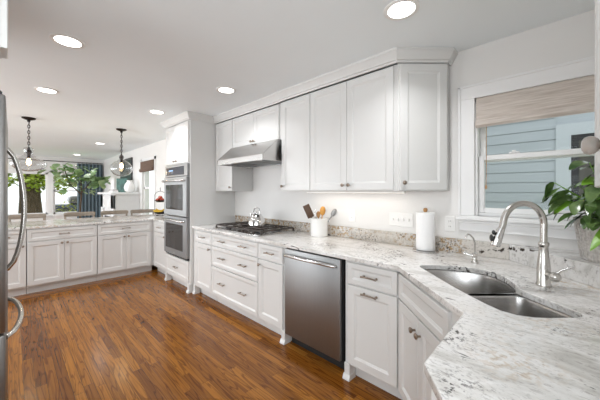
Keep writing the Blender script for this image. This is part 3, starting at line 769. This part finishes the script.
# ------------------------------------------------------------------ crock with utensils
cx, cy = -1.86, 2.195
t = thing('utensil_crock', 'white ceramic crock with small ear handles full of cooking utensils', 'crock', (cx, cy, CT))
MB().lathe([(.082, 0), (.088, .006), (.089, .175), (.091, .183), (.086, .185), (.081, .178), (.08, .012), (0, .012)], 32).build('body', 'ceramic', t, 35)
for s in (-1, 1):
    MB().tube([(s*.087*.717, s*.087*.697, .16), (s*.102*.717, s*.102*.697, .162), (s*.102*.717, s*.102*.697, .142), (s*.088*.717, s*.088*.697, .138)], .006, 8).build('ear', 'ceramic', t, 50)
def utensil(name, label, dx, up, lean, mat, head, hl, hw, twist=0):
    """lean = sideways tilt along the picture's horizontal (camera-right of the crock); built along local z"""
    t = thing(name, label, 'utensil', (cx+dx*.717, cy+dx*.697, CT+.02), math.atan2(.697, .717), 'utensils in the white crock')
    L = up; q = RY(lean)
    m = MB().tube([(0, 0, 0), (0, 0, L-hl*.9)], .0055, 8, mat=q); m.build('handle', mat, t, 50)
    if head == 'spatula':
        m = MB().box(-hw/2, hw/2, -.004, .004, L-hl, L, .003, mat=q)
    elif head == 'spoon':
        m = MB(); m.ball((0, 0, L-hl/2), hl/2, 14, (hw/hl, .3, 1)); bmesh.ops.transform(m.bm, matrix=q, verts=m.bm.verts[:])
    else:
        m = MB()
        for k in range(3): m.tube([(0, 0, L-hl), (math.cos(k*PI/3)*hw/2, math.sin(k*PI/3)*hw/2, L-hl*.35), (0, 0, L), (-math.cos(k*PI/3)*hw/2, -math.sin(k*PI/3)*hw/2, L-hl*.35), (0, 0, L-hl)], .0012, 5)
        bmesh.ops.transform(m.bm, matrix=q, verts=m.bm.verts[:])
    m.build('blade' if head == 'spatula' else 'head', mat, t, 50)
utensil('spatula', 'broad dark wooden spatula leaning left out of the crock', -.005, .325, -.42, 'wood_dk', 'spatula', .14, .07)
utensil('wooden_spoon', 'orange wooden spoon standing upright in the crock', .012, .285, .10, 'wood_or', 'spoon', .095, .06)
utensil('wooden_spoon', 'short brown wooden spoon between spatula and orange spoon', .0, .235, -.04, 'wood_lt', 'spoon', .07, .04)
utensil('ladle', 'dark steel ladle leaning right out of the crock', .015, .30, .55, 'steel', 'spoon', .085, .05)
utensil('whisk', 'small wire whisk at the back of the crock', -.012, .25, -.12, 'chrome', 'whisk', .1, .04)
# paper towels
px, py = -.80, 2.19
t = thing('paper_towel_holder', 'white paper towel stand with a small wooden finial', 'paper towel holder', (px, py, CT))
MB().lathe([(.092, 0), (.094, .006), (.09, .013), (.02, .015), (0, .015)], 36).build('base', 'steel_h', t, 35)
MB().lathe([(.008, .014), (.008, .30)], 12).build('post', 'ceramic', t, 40)
MB().lathe([(.008, .298), (.014, .306), (.016, .318), (.012, .328), (0, .332)], 16).build('finial', 'wood_lt', t, 40)
o = MB().lathe([(.019, .0), (.066, 0), (.067, .003), (.067, .277), (.066, .28), (.019, .28), (.019, 0)], 40, cap=False).build('paper_towel_roll', 'paper', None, 35, (px, py, CT+.0155))
tag(o, 'thick roll of white paper towels on the counter stand', 'paper towels')

# ------------------------------------------------------------------ sink window shade
t = thing('roman_shade', 'beige woven roman shade pulled up over the sink window', 'roman shade', (-.11, YW-.003, 2.003))
h = .385
m = MB().box(-h+.003, h-.003, -.012, .0, -.155, -.0, .003); m.build('valance', 'shade', t)
m = MB()
m.extrude_x([(-.012, -.15), (-.032, -.168), (-.036, -.195), (-.02, -.212), (.0, -.208), (0, -.15)], -h+.003, h-.003); m.build('fold', 'shade', t, 40)
m = MB().tube([(-h+.065, -.004, -.19), (-h+.065, -.006, -.5), (-h+.063, -.006, -.62)], .0022, 6); m.lathe([(.002, .03), (.007, .02), (.007, 0), (0, 0)], 10, T(-h+.063, -.006, -.645)); m.build('pull_cord', 'wood_lt', t)

# ------------------------------------------------------------------ plant in basket
bx, by, bz = .165, 2.105, CT+.105
t = thing('plant_basket', 'whitewashed woven basket on the granite ledge by the window', 'basket', (bx, by, bz))
prof = [(.128, 0)]
for i in range(1, 13): prof += [(.129+.026*i/12+(.0035 if i % 2 else 0), .215*i/12)]
prof += [(.151, .217), (.145, .205), (.122, .02), (0, .02)]
MB().lathe(prof, 40).build('body', 'basket', t, 60)
m = MB()
for k in range(30):
    a = 2*PI*k/30; m.tube([(math.cos(a)*.132, math.sin(a)*.132, .004), (math.cos(a)*.160, math.sin(a)*.160, .213)], .004, 5)
m.build('stakes', 'basket', t)
t = thing('potted_plant', 'leafy green houseplant spilling out of the white basket', 'plant', (bx, by, bz+.021))
MB().lathe([(.108, .0), (.13, .165), (0, .17)], 24).build('soil', 'soil', t)
# leaves aimed at places seen in the picture: (px, py, depth offset, width, young?)
fwd = Vector((-math.cos(math.atan2(288, 280)), math.sin(math.atan2(288, 280)), 0)); rgt = Vector((-fwd.y*-1, -fwd.x, 0))
rgt = Vector((fwd.y, -fwd.x, 0))
leaves = [ # tip: right, up (m, from the crown), toward the room; width; young
 (-.42, .105, .05, .036, 0), (-.40, .06, .03, .034, 0), (-.34, .12, .05, .040, 0), (-.30, .13, .0, .036, 0), (-.27, .17, -.03, .05, 0), (-.20, .235, .0, .045, 0), (-.22, .20, .05, .05, 0),
 (-.36, .03, .06, .040, 1), (-.33, .055, .10, .045, 0), (-.29, -.015, .09, .050, 1), (-.27, .06, .13, .065, 0), (-.24, .0, .15, .065, 0), (-.25, .10, .10, .065, 0),
 (-.21, -.05, .17, .06, 0), (-.22, -.14, .16, .05, 1), (-.17, .04, .17, .075, 0), (-.16, .12, .13, .075, 0), (-.15, -.03, .19, .07, 0), (-.13, .18, .10, .065, 0), (-.12, .08, .18, .085, 0),
 (-.10, .0, .21, .08, 0), (-.09, -.08, .20, .065, 0), (-.08, .14, .16, .08, 0), (-.05, .05, .21, .085, 0), (-.04, .20, .05, .075, 0), (-.02, -.02, .22, .08, 0), (-.01, .12, .18, .085, 0),
 (.03, .06, .2, .08, 0), (.05, .19, .08, .08, 0), (.06, -.03, .2, .075, 0), (.09, .10, .16, .08, 0), (.12, .02, .15, .08, 0), (.14, .16, .05, .08, 0), (.16, .06, .08, .08, 0),
 (-.16, .16, .02, .055, 1), (-.11, .24, -.03, .055, 0), (.0, .25, -.02, .07, 0), (.08, .24, -.03, .07, 0), (-.30, .09, -.02, .05, 0), (-.19, .09, .16, .06, 1), (-.31, .0, .03, .045, 0), (-.06, .1, .2, .08, 0)]
me_old, me_new, stems = MB(), MB(), MB()
crownp = Vector((0, 0, .20))
rnd = random.Random(3)
for i in range(150):
    a = rnd.uniform(0, 2*PI); q_ = rnd.random()
    leaves.append((-.10+.28*math.cos(a)*q_**.5, -.06+.28*rnd.random()*(1-.5*q_), .04+.2*math.sin(a)*q_**.5, rnd.uniform(.038, .06), rnd.random() < .1))
for rx, uz, tc, w_, young in leaves:
    rx -= .045; tc = min(tc, .12)
    tip = crownp + rgt*rx + Vector((0, 0, uz)) - fwd*tc
    out = Vector((tip.x, tip.y, 0)); on = out.normalized()
    L = rnd.uniform(.085, .13); w_ = min(w_, .062)
    if (Vector((bx+tip.x-fx, by+tip.y-fy))).length < .15 or bx+tip.x > .34: continue
    dirv = (on*rnd.uniform(.6, 1) + Vector((0, 0, rnd.uniform(-.8, .15) + (.1 if uz > .15 else -.25))) + Vector((rnd.uniform(-.4, .4), rnd.uniform(-.4, .4), 0))).normalized()
    base_ = tip - dirv*L
    base_.z = max(base_.z, .17)
    if (tip-base_).length < .05: continue
    q = me_new if young else me_old
    side = dirv.cross(Vector((0, 0, 1))) + Vector((rnd.uniform(-.4, .4), rnd.uniform(-.4, .4), rnd.uniform(-.4, .4)))
    q.leaf(base_, tip, w_*1.15, .025, 7, .2, side, lobes=.25)
    b0 = Vector((out.x*.1, out.y*.1, .16))
    stems.tube([b0, (b0+base_)/2 + Vector((0, 0, .03)), base_], .0022, 5)
me_old.build('foliage', 'leaf', t, 60); me_new.build('young_foliage', 'leaf_new', t, 60); stems.build('stems', 'leaf_new', t, 60)

# ------------------------------------------------------------------ refrigerator side
t = thing('refrigerator', 'stainless steel refrigerator with bowed tubular handles at the left edge', 'refrigerator', (-2.56, -.018, 0))
MB().box(0.01, .9, -.70, -.06, .02, 1.735, .004).box(.02, .88, -.6, -.08, 0, .02).build('body', 'steel_fr', t)
ud = MB().box(.455, .91, -.06, 0, .765, 1.735, .008, seg=2).build('door', 'steel_fr', t, 40)
MB().box(0, .45, -.06, 0, .765, 1.735, .008, seg=2).build('door', 'steel_fr', t, 40)
fd = MB().box(0, .91, -.06, 0, .06, .757, .008, seg=2).build('freezer_drawer', 'steel_fr', t, 40)
MB().box(.80, .90, -.1, -.01, 1.735, 1.75, .004).build('hinge_cover', 'rubber', t)
pts = []
for i in range(17):
    u = i/16; pts.append((.49, -.002+.065*math.sin(PI*u)**.55, .94+.62*u))
MB().tube(pts, .011, 12).build('handle', 'nickel', ud, 60)
pts = []
for i in range(17):
    u = i/16; pts.append((.20+.62*u, -.002+.053*math.sin(PI*u)**.55, .715))
MB().tube(pts, .011, 12).build('handle', 'nickel', fd, 60)
t = thing('wall_cabinet', 'white cabinet high above the refrigerator at the top left corner', 'cabinet', (-1.65, -.032, 1.92), PI, 'white wall cabinets')
MB().box(0, .14, .0, .72, 0, CE-1.922).build('body', 'cab', t)
MB().panel(.002, .138, .004, CE-1.95, rail=.035).build('door', 'cab', t)

# ------------------------------------------------------------------ ceiling lamps
lamp_spots = [((-2.50, .27), 'recessed ceiling lamp at upper left, nearest above the refrigerator'), ((-3.87, .25), 'recessed ceiling lamp above the left pendant, second from the left front'),
              ((-3.89, 1.32), 'recessed ceiling lamp in front of the oven tower crown'), ((-2.54, 1.53), 'recessed ceiling lamp in front of the range hood'),
              ((-.70, 1.55), 'recessed ceiling lamp near the angled end cabinet by the window'), ((-7.33, 1.33), 'small distant recessed ceiling lamp left of the right pendant'),
              ((-10.0, 1.28), 'faint farthest recessed ceiling lamp by the curtains')]
lamp0 = None
def light_disk(parent, p, r=.075):
    ld = bpy.data.lights.new('lamp_light', 'AREA'); ld.shape = 'DISK'; ld.size = r*2; ld.energy = p; ld.color = LAMP_COL; ld.spread = math.radians(135)
    lo = bpy.data.objects.new('lamp_light', ld); C.objects.link(lo); lo.parent = parent; lo.location = (0, 0, -.012)
for (x, y), lb in lamp_spots:
    if lamp0 is None:
        t = thing('ceiling_lamp', lb, 'ceiling lamp', (x, y, CE), 0, 'recessed ceiling lamps')
        MB().lathe([(.098, 0), (.098, -.004), (.092, -.007), (.074, -.005), (.074, 0)], 36, cap=False).build('trim_ring', 'plastic', t, 40)
        MB().lathe([(.074, -.004), (0, -.004)], 36, cap=False).build('lens', 'led', t)
        light_disk(t, LAMP_W); lamp0 = t
    else:
        t = copy_tree(lamp0); t.location = (x, y, CE); t['label'] = lb
# pendants
def pendant(x, y, label, glass_prof, bot):
    t = thing('pendant_lamp', label, 'pendant lamp', (x, y, CE), 0, 'pendant lamps over the peninsula')
    MB().lathe([(.075, 0), (.075, -.012), (.062, -.02), (.02, -.035), (.014, -.06), (0, -.062)], 28).build('canopy', 'bronze', t, 40)
    m = MB(); z = -.06; k = 0
    while z > bot+.075:
        a = PI/2*(k % 2); c, s = math.cos(a), math.sin(a); n = 12
        m.tube([(c*.013*math.cos(2*PI*i/n), s*.013*math.cos(2*PI*i/n), z-.022+.026*math.sin(2*PI*i/n)) for i in range(n)], .0035, 6, closed=True)
        z -= .04; k += 1
    m.tube([(0, .006, -.06), (.012, .0, -.16), (-.01, .004, -.26), (0, 0, bot+.03)], .003, 6)
    m.build('chain', 'bronze', t, 50)
    MB().lathe([(.007, bot+.08), (.012, bot+.06), (.03, bot+.035), (.034, bot+.01), (.02, bot-.01), (.02, bot-.07), (.012, bot-.075)], 24).build('socket', 'bronze', t, 40)
    MB().lathe([(r, bot+z_) for r, z_ in glass_prof], 40, cap=False).build('glass_shade', 'glass_p', t, 60)
    MB().lathe([(.012, bot-.075), (.02, bot-.10), (.027, bot-.13), (.022, bot-.155), (0, bot-.17)], 16).build('bulb', 'bulb', t, 60)
    ld = bpy.data.lights.new('bulb_light', 'POINT'); ld.energy = 3; ld.color = (1, .8, .55); ld.shadow_soft_size = .03
    lo = bpy.data.objects.new('bulb_light', ld); C.objects.link(lo); lo.parent = t; lo.location = (0, 0, bot-.21)
pendant(-5.50, .165, 'clear glass pendant lamp with wide flattened bowl, nearest the refrigerator',
        [(.02, .09), (.05, .075), (.058, .05), (.05, .025), (.046, .01), (.06, -.03), (.11, -.075), (.175, -.105), (.196, -.135), (.19, -.17), (.155, -.215), (.10, -.245), (.04, -.255), (0, -.257)], -.50)
pendant(-5.40, 1.275, 'clear glass pendant lamp with round globe, nearest the oven tower',
        [(.02, .06), (.035, .045), (.038, .02), (.034, .0), (.055, -.03), (.11, -.065), (.15, -.115), (.163, -.165), (.152, -.215), (.113, -.265), (.055, -.292), (0, -.298)], -.49)

# ------------------------------------------------------------------ stools behind the peninsula
def stool():
    t = thing('counter_stool', '', 'stool', (0, 0, 0), 0, 'weathered grey stools along the peninsula')
    # local: faces +x (towards the counter), back at x=-.40
    MB().box(-.40, .02, -.22, .22, .60, .635, .012, seg=2).build('seat', 'chair', t)
    for x, y in ((-.37, -.19), (-.37, .19), (-.02, -.19), (-.02, .19)): MB().tube([(x, y, .6), (x+(.0), y*1.06, 0)], [.021, .016], 10).build('leg', 'chair', t, 50)
    for s in (-1, 1): MB().tube([(-.37, s*.19, .62), (-.40, s*.2, .8), (-.425, s*.205, .93)], .017, 10).build('back_post', 'chair', t, 50)
    n = 14
    pts = [(-.425-.03*math.sin(PI*i/n)+.02, -.225+.45*i/n, .935) for i in range(n+1)]
    m = MB(); b = bmesh.new(); rings = []
    for i, p in enumerate(pts):
        e = .022 if i in (0, n) else .03
        hz = .026 if i in (0, n) else .036
        rings.append([b.verts.new((p[0]+dx*e, p[1], p[2]+dz*hz)) for dx, dz in ((-.5, -1), (.5, -1), (.8, 0), (.5, 1), (-.5, 1), (-.8, 0))])
    for a, c in zip(rings, rings[1:]):
        for k in range(6): b.faces.new((a[k], a[(k+1) % 6], c[(k+1) % 6], c[k]))
    b.faces.new(rings[0][::-1]); b.faces.new(rings[-1]); bmesh.ops.recalc_face_normals(b, faces=b.faces[:]); m.add(b); m.build('top_rail', 'chair', t, 40)
    MB().tube([(-.405, -.2, .82), (-.425, 0, .82), (-.405, .2, .82)], .014, 8).build('lower_rail', 'chair', t, 50)
    MB().tube([(-.02, -.195, .22), (-.02, .195, .22)], .012, 8).build('footrest', 'chair', t, 50)
    return t
s0 = stool()
for i, (y, lb) in enumerate(((.175, 'wooden stool rail seen behind the refrigerator handle below the tree'), (.85, 'wooden stool behind the peninsula below the fiddle leaf fig'),
                             (1.385, 'wooden stool behind the peninsula in front of the fireplace'), (1.878, 'wooden stool behind the peninsula next to the fruit stand'))):
    s = s0 if i == 0 else copy_tree(s0)
    s.location = (-5.93, y, 0); s['label'] = lb

# ------------------------------------------------------------------ fruit stand
fx_, fy_ = -5.6, 1.96
t = thing('fruit_stand', 'black wire two-tier fruit stand with a loop handle on the peninsula corner', 'fruit stand', (fx_, fy_, CT))
def ringpts(r, z, n=24): return [(r*math.cos(2*PI*i/n), r*math.sin(2*PI*i/n), z) for i in range(n)]
m = MB().tube(ringpts(.075, .006), .004, 6, True).tube(ringpts(.11, .07), .004, 6, True).tube(ringpts(.10, .29), .004, 6, True)
m.build('rims', 'bronze', t, 50)
MB().lathe([(0, .024), (.06, .026), (.11, .07), (.107, .07), (.058, .03), (0, .028)], 24).build('lower_basket', 'bronze', t, 50)
MB().lathe([(0, .252), (.06, .254), (.10, .29), (.097, .29), (.058, .258), (0, .256)], 24).build('upper_basket', 'bronze', t, 50)
q = [(-.075, 0, .006), (-.11, 0, .07), (-.112, 0, .3)]
for i in range(9): q.append((-.112*math.cos(PI*i/8), 0, .36+.10*math.sin(PI*i/8)))
q += [(.112, 0, .3), (.11, 0, .07), (.075, 0, .006)]
MB().tube([(a*.717, a*.697, c) for a, b, c in q], .004, 6).tube([(0, 0, .46), (0, 0, .53)], .005, 6).build('handle', 'bronze', t, 50)
apl = ['red apple at the left in the upper tier of the fruit stand', 'red apple at the right in the upper tier of the fruit stand', 'red apple at the back of the upper tier of the fruit stand', 'topmost red apple on the fruit stand']
for (dx, dy, dz), lb in zip(((-.042, -.03, 0), (.035, .025, 0), (-.03, .045, 0), (0, 0, .045)), apl):
    o = thing('apple', lb, 'apple', (fx_+dx*1.0, fy_+dy, CT+.26+dz), 0, 'apples on the fruit stand')
    MB().lathe([(0, .006), (.02, .0), (.034, .015), (.038, .036), (.03, .058), (.012, .066), (0, .06)], 16).build('flesh', 'apple', o, 60)
    MB().tube([(0, 0, .058), (.003, 0, .075)], .002, 5).build('stem', 'wood_dk', o)
for k, lb in enumerate(('yellow banana at the front of the lower tier', 'yellow banana in the middle of the lower tier', 'yellow banana curving up at the back of the lower tier')):
    pts = []; rs = []
    for i in range(9):
        u = i/8; a = -.9+1.9*u
        pts.append(((-.02+.105*math.sin(a))*.717 - k*.022+.02, (-.02+.105*math.sin(a))*.697 + k*.03-.03, .145-.105*math.cos(a)+.012*k+.0)); rs.append(.004+.015*math.sin(PI*min(1, u*.9+.08))**.6)
    o = MB().tube(pts, rs, 8).build('banana', 'banana', None, 60, (fx_, fy_, CT+.02)); tag(o, lb, 'banana', 'bananas on the fruit stand')

# ------------------------------------------------------------------ dining end: fireplace, curtains, fig
t = thing('fireplace', 'white panelled fireplace with a deep mantel shelf against the dining wall', 'fireplace', (-8.0, YF-.001, 0))
m = MB(); m.box(-.6, .6, -.50, -.002, 0, 1.27, .003)
for i in range(8): m.box(.6, .606, -.495, -.006, .02+i*.155, .17+i*.155, .002)
m.build('breast', 'mantel', t)
MB().box(-.36, .36, -.508, -.49, 0.06, .75).build('firebox', 'firebox', t)
m = MB().box(-.62, -.40, -.54, -.5, 0, 1.25, .004).box(.40, .62, -.54, -.5, 0, 1.25, .004).box(-.62, .62, -.54, -.5, .95, 1.25, .004); m.build('surround', 'mantel', t)
MB().box(-.70, .70, -.60, -.002, 1.27, 1.32, .006).build('mantel_shelf', 'mantel', t)
MZ = 1.32
t = thing('picture', 'large dark framed picture hanging over the white mantel', 'picture', (-8.45, YF, 1.42))
MB().box(-.52, .52, -.035, -.002, 0, .78, .004).build('picture_frame', 'black', t); MB().box(-.46, .46, -.038, -.033, .06, .72).build('canvas', 'art', t)
t = thing('vase', 'white rounded ceramic vase on the mantel in front of the picture', 'vase', (-7.47, 1.93, MZ))
MB().lathe([(.06, 0), (.10, .04), (.118, .11), (.098, .19), (.065, .235), (.052, .265), (.066, .285), (.058, .285), (.045, .26), (0, .1)], 28).build('body', 'ceramic', t, 50)
for k, (dz, mt, lb, ww) in enumerate(((0, 'book_b', 'pale book lying at the bottom of the mantel pile', .17), (.032, 'book_a', 'plum coloured book lying on the mantel under the vase side', .155))):
    o = thing('book', lb, 'book', (-7.62, 1.64, MZ+dz), 0, 'books on the mantel')
    MB().box(-ww, ww, -.06, .06, 0, .006).box(-ww, ww, -.06, .06, .024, .03).box(-ww, -ww+.006, -.06, .06, 0, .03).build('cover', mt, o)
    MB().box(-ww+.006, ww-.004, -.055, .055, .006, .024).build('pages', 'paper', o)
t = thing('picture', 'small white framed print leaning at the left end of the mantel', 'picture', (-8.35, 1.78, MZ))
MB().box(-.15, .15, -.012, .012, 0, .36, .003).build('picture_frame', 'mantel', t); MB().box(-.1, .1, -.015, -.011, .05, .31).build('print', 'paper', t)
t = thing('picture', 'small deep green print standing on the mantel left of the vase', 'picture', (-7.92, 1.88, MZ), .5)
MB().box(-.16, .16, -.012, .012, 0, .34, .003).build('picture_frame', 'art_gn', t); MB().box(-.13, .13, -.015, -.011, .03, .31).build('print', 'art_gn', t)
t = thing('roman_shade', 'dark brown roman shade folded at the top of the dining window', 'roman shade', (-6.765, YF, 2.02))
m = MB().box(-.41, .41, -.05, -.021, -.17, 0, .004); m.build('valance', 'shade_dk', t)
MB().extrude_x([(-.03, -.15), (-.07, -.17), (-.08, -.21), (-.06, -.24), (-.025, -.235), (-.022, -.15)], -.41, .41).build('fold', 'shade_dk', t, 40)

def curtain(y0, y1, label, n):
    t = thing('curtain', label, 'curtain', (XF+.10, (y0+y1)/2, .02), 0, 'slate blue curtains')
    b = bmesh.new(); k = n*8; L = y1-y0; A = []
    for i in range(k+1):
        u = i/k; yy = -L/2+L*u; xx = .04*math.sin(u*n*2*PI)
        A.append([b.verts.new((xx+e, yy, z)) for e in (0, .006) for z in (0, 2.2)])
    for p, q in zip(A, A[1:]):
        b.faces.new((p[0], p[1], q[1], q[0])); b.faces.new((p[3], p[2], q[2], q[3])); b.faces.new((p[1], p[3], q[3], q[1])); b.faces.new((p[2], p[0], q[0], q[2]))
    bmesh.ops.recalc_face_normals(b, faces=b.faces[:]); m = MB(); m.add(b); m.build('panel', 'curtain', t, 60)
    q = MB()
    for i in range(n): q.tube([(.02*math.cos(a*PI/4), -L/2+L*(i+.5)/n, 2.225+.02*math.sin(a*PI/4)) for a in range(8)], .003, 5, closed=True)
    q.build('rings', 'bronze', t)
curtain(1.42, 2.08, 'slate blue floor-length curtain gathered in the far corner', 7)
t = thing('curtain_rod', 'thin dark curtain rod above the far windows', 'curtain rod', (XF, .5, 2.25))
MB().tube([(.10, -1.9, 0), (.10, 1.58, 0)], .011, 10).build('rod', 'bronze', t, 50)
for y in (-1.8, .305, 1.5): MB().tube([(0.001, y, 0), (.10, y, 0)], .007, 8).build('bracket', 'bronze', t)

t = thing('fig_tree', 'tall potted fiddle leaf fig standing before the blue curtain', 'fig tree', (-9.55, 1.30, 0))
MB().lathe([(.16, 0), (.2, .35), (.185, .35), (.17, .3), (0, .3)], 24).build('pot', 'ceramic', t, 40)
MB().tube([(0, 0, .3), (.02, -.02, .8), (-.02, .02, 1.3), (.03, .0, 1.75)], [.024, .022, .02, .014], 8).tube([(-.02, .02, 1.25), (.05, -.25, 1.55), (.05, -.35, 1.95)], [.016, .013, .01], 7).tube([(0, .01, 1.3), (.1, .2, 1.6), (.1, .3, 1.8)], [.014, .012, .009], 7).build('trunk', 'bark', t, 50)
m = MB(); rnd = random.Random(5)
for i in range(150):
    if i < 65: c = Vector((.05, -.32, 1.82)); sp = (.18, .26, .26)
    elif i < 118: c = Vector((.05, .12, 1.62)); sp = (.22, .34, .26)
    else: c = Vector((.1, .35, 1.55)); sp = (.15, .2, .18)
    p = c + Vector((rnd.gauss(0, .45)*sp[0], rnd.gauss(0, .6)*sp[1], rnd.gauss(0, .6)*sp[2]))
    p.z = min(p.z, 1.98)
    a = rnd.uniform(0, 2*PI); L = rnd.uniform(.19, .28)
    tip = p + Vector((math.cos(a)*L*.75, math.sin(a)*L*.75, rnd.uniform(-.6, .65)*L))
    m.leaf(p, tip, L*.62, .03, 5, .12, None, lobes=.4)
m.build('foliage', 'fig', t, 60)

# ------------------------------------------------------------------ outdoors
struct(MB().box(-60, XF-.2, -40, 45, -.45, -.35).build('ground_drive', 'drive'), 'pale driveway outside the far windows', 'ground')
struct(MB().box(XF-.1, 30, YW+.2, 30, -.45, -.35).build('ground_yard', 'lawn'), 'lawn between the houses', 'ground')
o = tag(MB().box(-20, -12.6, -4, 8, -.35, -.345).build('lawn', 'lawn'), 'strip of green lawn under the big tree', 'lawn'); o['kind'] = 'stuff'
t = thing('tree', 'thick-trunked leafy tree filling the far left window', 'tree', (-16.8, .55, -.31))
MB().tube([(0, 0, 0), (0, .02, .5), (0.02, 0, 1.4), (0, -.03, 2.4), (.1, -.2, 3.4)], [.46, .40, .34, .33, .25], 16).tube([(0, 0, 2.1), (.3, .8, 3.0), (.4, 1.6, 3.6)], [.2, .15, .1], 10).tube([(0, 0, 2.2), (.2, -.9, 3.2), (.3, -1.8, 3.8)], [.2, .15, .1], 10).build('trunk', 'bark', t, 60)
m = MB(); rnd = random.Random(11)
for i in range(5200):
    u = rnd.random()
    yy = rnd.uniform(-3.6, 3.2); zz = 1.8+1.3*rnd.random()**1.2 if rnd.random() < .85 else rnd.uniform(1.6, 2.2); xx = rnd.gauss(.3, 1.0)
    if zz < 2.0+.1*math.sin(yy*13) and math.sin(yy*3.1)+math.sin(yy*7+1) < .1: continue
    a, L = rnd.uniform(0, 2*PI), rnd.uniform(.13, .24); p = Vector((xx, yy, zz))
    m.leaf(p, p+Vector((math.cos(a)*L*.7, math.sin(a)*L*.7, rnd.uniform(-.8, .5)*L)), L*.75, .02, 2, .1)
m.build('crown', 'tree_leaf', t)
def bush(x, y, r, h, lb, seed):
    t = thing('bush', lb, 'bush', (x, y, -.335), 0, 'bushes outside the far windows'); m = MB(); rn = random.Random(seed)
    for i in range(420):
        a = rn.uniform(0, 2*PI); rr_ = r*rn.random()**.5; zz = .09+h*rn.random()*(1-.5*(rr_/r)**2)
        p = Vector((rr_*math.cos(a), rr_*math.sin(a), zz)); L = .16; b_ = rn.uniform(0, 2*PI)
        m.leaf(p, p+Vector((math.cos(b_)*L, math.sin(b_)*L, rn.uniform(-.4, .6)*L)), .1, .02, 2)
    m.build('foliage', 'hedge_leaf', t)
    MB().tube([(0, 0, 0), (0, 0, h*.6)], .05, 6).build('stem', 'bark', t)
bush(-17.5, 2.0, .8, 1.15, 'yellow-green bush outside the window beside the curtain', 1); bush(-16.6, 3.75, .8, 1.2, 'yellow-green bush outside close to the curtain', 2); bush(-15.4, -1.6, .7, 1.0, 'low bush outside left of the tree trunk', 3)
t = thing('car', 'small dark car parked outside beyond the far window', 'car', (-24, 3.6, -.35), PI/2)
MB().box(-1.9, 1.9, -.8, .8, .3, .85, .12, seg=2).build('body', 'car', t, 40); MB().box(-1.0, 1.1, -.7, .7, .85, 1.4, .2, seg=2).build('cabin', 'ext_glass', t, 40)
for x in (-1.2, 1.2):
    for y in (-.8, .8): MB().lathe([(0, -.09), (.32, -.09), (.32, .09), (0, .09)], 18, T(x, y, .32) @ RX(PI/2)).build('wheel', 'rubber', t, 40)
# neighbouring house seen through the sink window
t = thing('neighbour_house', 'pale blue clapboard house wall outside the sink window', 'house', (0, 5.0, -.35))
m = MB(); e = .14
for i in range(26): m.extrude_x([(0, i*e), (-.016, i*e), (-.011, (i+1)*e-.009), (0.0, (i+1)*e-.009)], -4.0, -.155)
m.box(-4, 3, .0, .2, 0, 3.6); m.build('clapboard', 'siding', t)
m = MB().box(-.155, -.01, -.03, 0, 0, 2.41).box(-.155, 1.1, -.03, 0, 2.41, 2.56).box(.95, 1.1, -.03, 0, 0, 2.41); m.build('door_trim', 'ext_trim', t)
d_ = MB().box(-.01, .95, -.02, 0.002, 0, 2.41).build('storm_door', 'black', t); MB().box(.06, .88, -.025, -.018, .9, 2.33).build('door_pane', 'ext_glass', d_)
m = MB().box(-1.15, -1.05, -.03, 0, 0, 3.5).build('corner_board', 'ext_trim', t)
